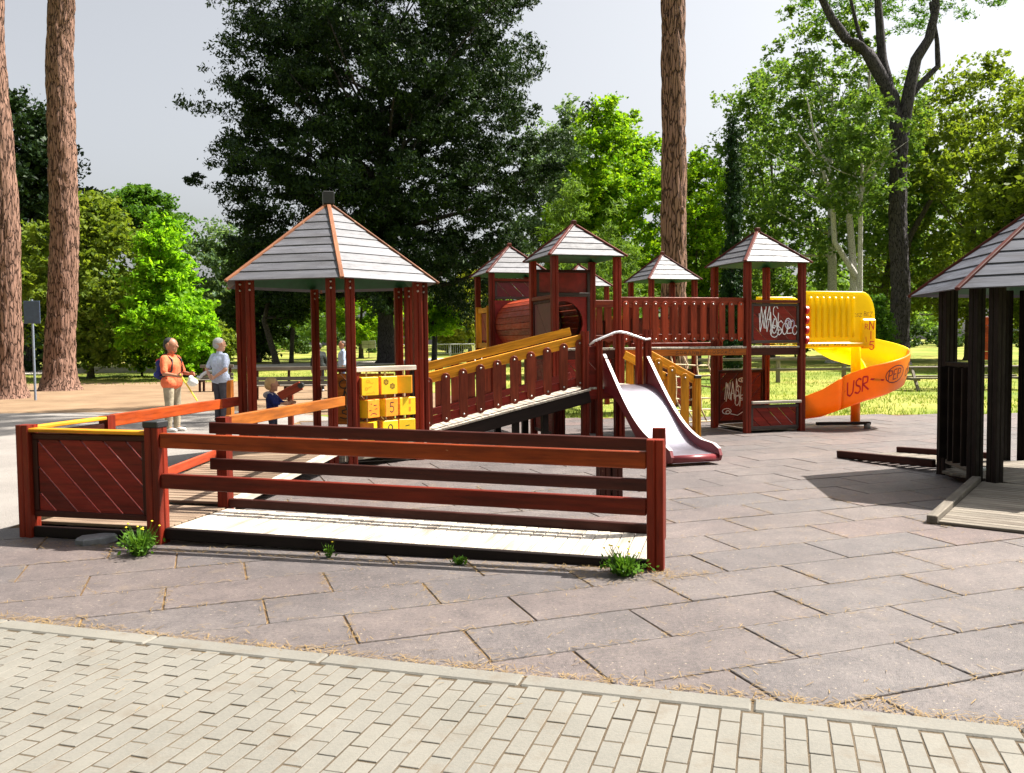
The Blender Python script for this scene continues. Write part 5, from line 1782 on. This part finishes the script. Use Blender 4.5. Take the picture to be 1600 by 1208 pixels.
SKIN = plain('skin', (.52, .27, .18), .5, namp=.08, nscale=20)
SKIN_D = plain('tanned_skin', (.36, .16, .09), .5, namp=.08, nscale=20)
def cloth(name, col):
    return plain(name, col, .85, spec=.2, nscale=11, namp=.2, bump=.02)

def hand(w, d, side, curl=.5, k=1.0):
    """palm and five fingers from wrist w pointing along d; side = thumb direction"""
    d = Vector(d).normalized(); side = (Vector(side) - d * Vector(side).dot(d)).normalized()
    nrm = d.cross(side)
    w = Vector(w); out = []
    pc = w + d * .085 * k
    for o in (-.028, -.009, .009, .028):
        out.append((w + side * o * .6 * k, pc + side * o * k, .016 * k, .014 * k))
    for o, L in ((.030, .070), (.010, .080), (-.010, .075), (-.030, .058)):
        a = pc + side * o * k
        b = a + (d * (1 - curl * .4) + nrm * curl * .5).normalized() * L * .55 * k
        c = b + (d * (1 - curl) + nrm * curl).normalized() * L * .5 * k
        out += [(a, b, .0105 * k, .0095 * k), (b, c, .0095 * k, .008 * k)]
    t0 = w + d * .02 * k + side * .026 * k
    t1 = t0 + (d * .6 + side * .7).normalized() * .042 * k
    t2 = t1 + (d * .9 + side * .2 + nrm * .3).normalized() * .034 * k
    out += [(t0, t1, .014 * k, .012 * k), (t1, t2, .012 * k, .009 * k)]
    return out

def person(label, loc, rot, H, shirt, trousers, shoes, hair, skin, armL, armR, legs, head_yaw=0.0, hair_kind='short', sleeve=.55, kid=False, group=None, voxel=.010, extra=None):
    """facing +x; armX = (elbow, wrist, hand direction); legs = ((knee, ankle), (knee, ankle)) in unit body (H = 1)"""
    o = thing('person', label, 'person', loc, rot, group)
    k = H
    hs = 1.35 if kid else 1.0
    S = lambda p: Vector(p) * k
    sh_z, hip_z = (.80, .52) if not kid else (.735, .44)
    ctr = Vector((.008, 0, .935 if not kid else .90)) * k
    cz = ctr.z
    hr = .058 * hs * k
    yaw = Matrix.Rotation(head_yaw, 3, 'Z')
    HP = lambda x, y, z: ctr + yaw @ Vector((x, y, z)) * hr
    caps, balls = [], []
    # torso
    caps += [(S((0, .05, hip_z + .02)), S((0, -.05, hip_z + .02)), .074 * k, .074 * k),
             (S((0, 0, hip_z + .04)), S((0, 0, sh_z - .09)), .078 * k, .088 * k),
             (S((.0, .055, sh_z - .07)), S((0, -.055, sh_z - .07)), .074 * k, .074 * k),
             (S((-.004, .10, sh_z - .01)), S((-.004, -.10, sh_z - .01)), .034 * k, .034 * k),
             (S((-.006, 0, sh_z - .02)), S((.002, 0, cz / k - .03)), .034 * k, .031 * hs * k)]
    # head with nose, brow, chin, ears
    balls += [(HP(-.12, 0, .18), (1.32 * hr, 1.12 * hr, 1.25 * hr)), (HP(.25, 0, -.55), (.82 * hr, .80 * hr, .92 * hr))]
    caps += [(HP(1.10, 0, .12), HP(1.36, 0, -.26), .10 * hr, .17 * hr), (HP(.92, .36, .32), HP(.92, -.36, .32), .19 * hr, .19 * hr),
             (HP(.88, .2, -.70), HP(.88, -.2, -.70), .15 * hr, .15 * hr), (HP(.78, .05, -1.18), HP(.78, -.05, -1.18), .24 * hr, .24 * hr)]
    for s in (1, -1):
        caps.append((HP(-.05, 1.10 * s, .20), HP(-.02, 1.12 * s, -.25), .20 * hr, .14 * hr))
    cl, tr, so = [], [], []
    for s, arm in ((1, armL), (-1, armR)):
        p0 = S((-.004, .108 * s, sh_z - .012)); e = S(arm[0]); w = S(arm[1])
        caps += [(p0, e, .031 * k, .024 * k), (e, w, .025 * k, .0165 * k)]
        caps += hand(w, arm[2], arm[3], arm[4] if len(arm) > 4 else .5, k * (.62 if not kid else .72))
        q = p0.lerp(e, min(1, sleeve))
        cl += [(p0, q, .040 * k, .036 * k)]
        if sleeve > 1:
            cl += [(e, e.lerp(w, sleeve - 1), .034 * k, .027 * k)]
    for s, (kn, an) in zip((1, -1), legs):
        h = S((0, .052 * s, hip_z)); kk = S(kn); aa = S(an)
        caps += [(h, kk, .052 * k, .034 * k), (kk, aa, .033 * k, .022 * k), (aa, aa + Vector((.07 * k, 0, -.025 * k)), .022 * k, .018 * k)]
        tr += [(h, kk, .062 * k, .045 * k), (kk, aa + Vector((0, 0, .012 * k)), .045 * k, .036 * k)]
        so += [(aa + Vector((-.018 * k, 0, -.012 * k)), aa + Vector((.045 * k, 0, -.022 * k)), .027 * k, .024 * k), (aa + Vector((.045 * k, 0, -.022 * k)), aa + Vector((.095 * k, .004 * s * k, -.026 * k)), .024 * k, .019 * k)]
    body = blob('body', caps, balls, voxel, skin, o)
    cl += [(S((0, .05, hip_z + .015)), S((0, -.05, hip_z + .015)), .084 * k, .084 * k),
           (S((0, 0, hip_z + .03)), S((0, 0, sh_z - .09)), .092 * k, .099 * k),
           (S((.0, .058, sh_z - .07)), S((0, -.058, sh_z - .07)), .082 * k, .082 * k),
           (S((-.004, .10, sh_z - .008)), S((-.004, -.10, sh_z - .008)), .041 * k, .041 * k),
           (S((-.006, 0, sh_z)), S((-.003, 0, sh_z + .03)), .044 * k, .040 * k)]
    blob('shirt', cl, [], voxel, shirt, o)
    tr += [(S((0, .045, hip_z + .02)), S((0, -.045, hip_z + .02)), .080 * k, .080 * k)]
    blob('trousers', tr, [], voxel, trousers, o)
    for c in (so[:2], so[2:]):
        blob('shoe', c, [], voxel * .8, shoes, o)
    if hair_kind == 'short':
        hc = [(HP(-.30, 0, .48), (1.16 * hr, 1.12 * hr, 1.02 * hr)), (HP(-.58, 0, .0), (.90 * hr, 1.02 * hr, .92 * hr))]
    else:
        hc = [(HP(-.22, 0, .42), (1.30 * hr, 1.22 * hr, 1.15 * hr)), (HP(-.60, 0, -.12), (.96 * hr, 1.10 * hr, 1.05 * hr))]
    blob('hair', [], hc, voxel, hair, o, 3)
    for s in (1, -1):                                     # eyes
        mb = MB(); mb.ball(HP(1.02, .38 * s, .12), .12 * hr, 8, 6)
        part('eye', mb.mesh('eye', BLACKCAP, smooth=True), o)
    if extra: extra(o, S, HP)
    return o

LEGS = (((.012, .058, .275), (0, .062, .045)), ((.008, -.058, .275), (-.01, -.062, .045)))
def man1_extra(o, S, HP):
    bp = blob('backpack', [(S((-.125, .04, .62)), S((-.125, -.04, .62)), .052 * 1.73, .052 * 1.73), (S((-.12, .035, .74)), S((-.12, -.035, .74)), .045 * 1.73, .045 * 1.73), (S((-.125, 0, .62)), S((-.12, 0, .75)), .062 * 1.73, .05 * 1.73)], [], .012, cloth('navy_nylon', (.03, .035, .16)), o)
    blob('pack_pocket', [(S((-.175, .03, .62)), S((-.175, -.03, .62)), .03 * 1.73, .03 * 1.73)], [], .01, cloth('blue_nylon', (.05, .07, .42)), bp)
    blob('pack_flap', [(S((-.14, .035, .765)), S((-.14, -.035, .765)), .028 * 1.73, .028 * 1.73)], [], .01, cloth('red_nylon', (.45, .05, .04)), bp)
    for s in (1, -1):
        mb = MB(); mb.tube([S((-.085, .07 * s, .80)), S((-.02, .075 * s, .845)), S((.075, .07 * s, .78)), S((.075, .085 * s, .66)), S((-.02, .105 * s, .60)), S((-.09, .08 * s, .60))], .016, 8)
        part('strap', mb.mesh('strap', BLACKCAP, smooth=True), bp)
person('man in coral polo shirt and khaki trousers with a small backpack, standing left', (px(268, 16.2), 16.2, -.034), R(-18), 1.73,
       cloth('coral_cloth', (.80, .17, .075)), cloth('khaki_cloth', (.34, .29, .21)), plain('white_shoe', (.7, .68, .65), .6),
       plain('dark_grey_hair', (.02, .019, .02), .7), SKIN_D,
       ((.02, .165, .635), (.15, .12, .62), (1, -.1, .05), (0, -.3, 1), .8), ((.03, -.15, .635), (.165, -.12, .61), (1, .1, 0), (0, .3, 1), .8),
       LEGS, R(8), 'short', .85, extra=man1_extra)
hx = Matrix.Rotation(R(-18), 4, 'Z') @ Vector((.165 * 1.73 + .10, -.12 * 1.73, .61 * 1.73))
sk = thing('toy_stick', 'thin yellow stick with white bag held by the man in coral', 'toy', (px(268, 16.2) + hx.x, 16.2 + hx.y, hx.z - .034))
mb = MB(); mb.tube([(-.02, 0, .03), (.30, -.05, -.46)], .014, 8); part('stick', mb.mesh('stick', CUBE_Y), sk)
blob('bag', [], [((.22, -.03, -.12), (.10, .07, .08)), ((.19, -.03, -.05), (.05, .05, .06))], .012, plain('white_plastic_bag', (.8, .78, .76), .5), sk)

person('white haired man in pale blue shirt with hands clasped behind his back', (px(344, 18.2), 18.2, -.034), R(58), 1.74,
       cloth('pale_blue_cloth', (.50, .56, .72)), cloth('dark_grey_cloth', (.075, .07, .085)), plain('black_shoe', (.02, .02, .025), .5),
       plain('white_hair', (.42, .41, .41), .7), SKIN,
       ((-.055, .165, .635), (-.125, .035, .55), (-.1, -1, -.25), (-.2, .0, 1), .5), ((-.055, -.165, .635), (-.125, -.045, .545), (-.1, 1, -.2), (-.2, 0, 1), .5),
       LEGS, R(-12), 'short', .75)

def kid_extra(o, S, HP):
    blob('hood', [(S((-.075, .06, .735)), S((-.075, -.06, .735)), .05 * .83, .05 * .83), (S((-.05, .09, .765)), S((-.05, -.09, .765)), .032 * .83, .032 * .83), (S((-.05, .09, .765)), S((.03, .07, .74)), .03 * .83, .02 * .83), (S((-.05, -.09, .765)), S((.03, -.07, .74)), .03 * .83, .02 * .83)], [], .008, cloth('pale_grey_hood', (.45, .45, .50)), o)
kp = GL + Matrix.Rotation(BA, 4, 'Z') @ Vector((-.82, -.42, .30))
person('blond toddler in a navy hooded top standing in the gazebo', kp, R(-4), .83,
       cloth('navy_hoodie', (.020, .028, .14)), cloth('dark_jeans', (.04, .045, .08)), plain('kid_shoe', (.3, .3, .35), .6),
       plain('blond_hair', (.72, .47, .22), .65), SKIN,
       ((.10, .15, .60), (.24, .12, .605), (1, 0, .05), (0, -.2, 1), .3), ((.09, -.145, .61), (.22, -.11, .60), (1, .1, 0), (0, .2, 1), .3),
       (((.01, .06, .24), (0, .062, .055)), ((.01, -.06, .24), (-.01, -.062, .055))), R(20), 'bowl', 1.55, kid=True, voxel=.007, extra=kid_extra)

HANG = ((.01, .145, .62), (.03, .15, .47), (.1, 0, -1), (1, 0, 0), .4)
HANGR = ((.01, -.145, .62), (.03, -.15, .47), (.1, 0, -1), (1, 0, 0), .4)
person('person in dark clothes half hidden behind the rear gazebo post', (px(499, 30), 30, -.055), R(120), 1.68,
       cloth('black_jacket', (.02, .025, .025)), cloth('black_trousers', (.015, .015, .018)), plain('pale_shoe', (.5, .5, .52), .6),
       plain('black_hair', (.015, .013, .012), .6), SKIN_D, HANG, HANGR, LEGS, 0, 'short', 1.9, voxel=.014)
person('man in light blue denim shirt seen between the gazebo posts', (px(536, 31), 31, -.055), R(200), 1.74,
       cloth('light_denim', (.34, .42, .58)), cloth('blue_jeans', (.09, .11, .2)), plain('brown_shoe', (.1, .06, .04), .6),
       plain('brown_hair', (.05, .03, .02), .6), SKIN_D, HANG, HANGR, LEGS, 0, 'short', 1.6, voxel=.014)
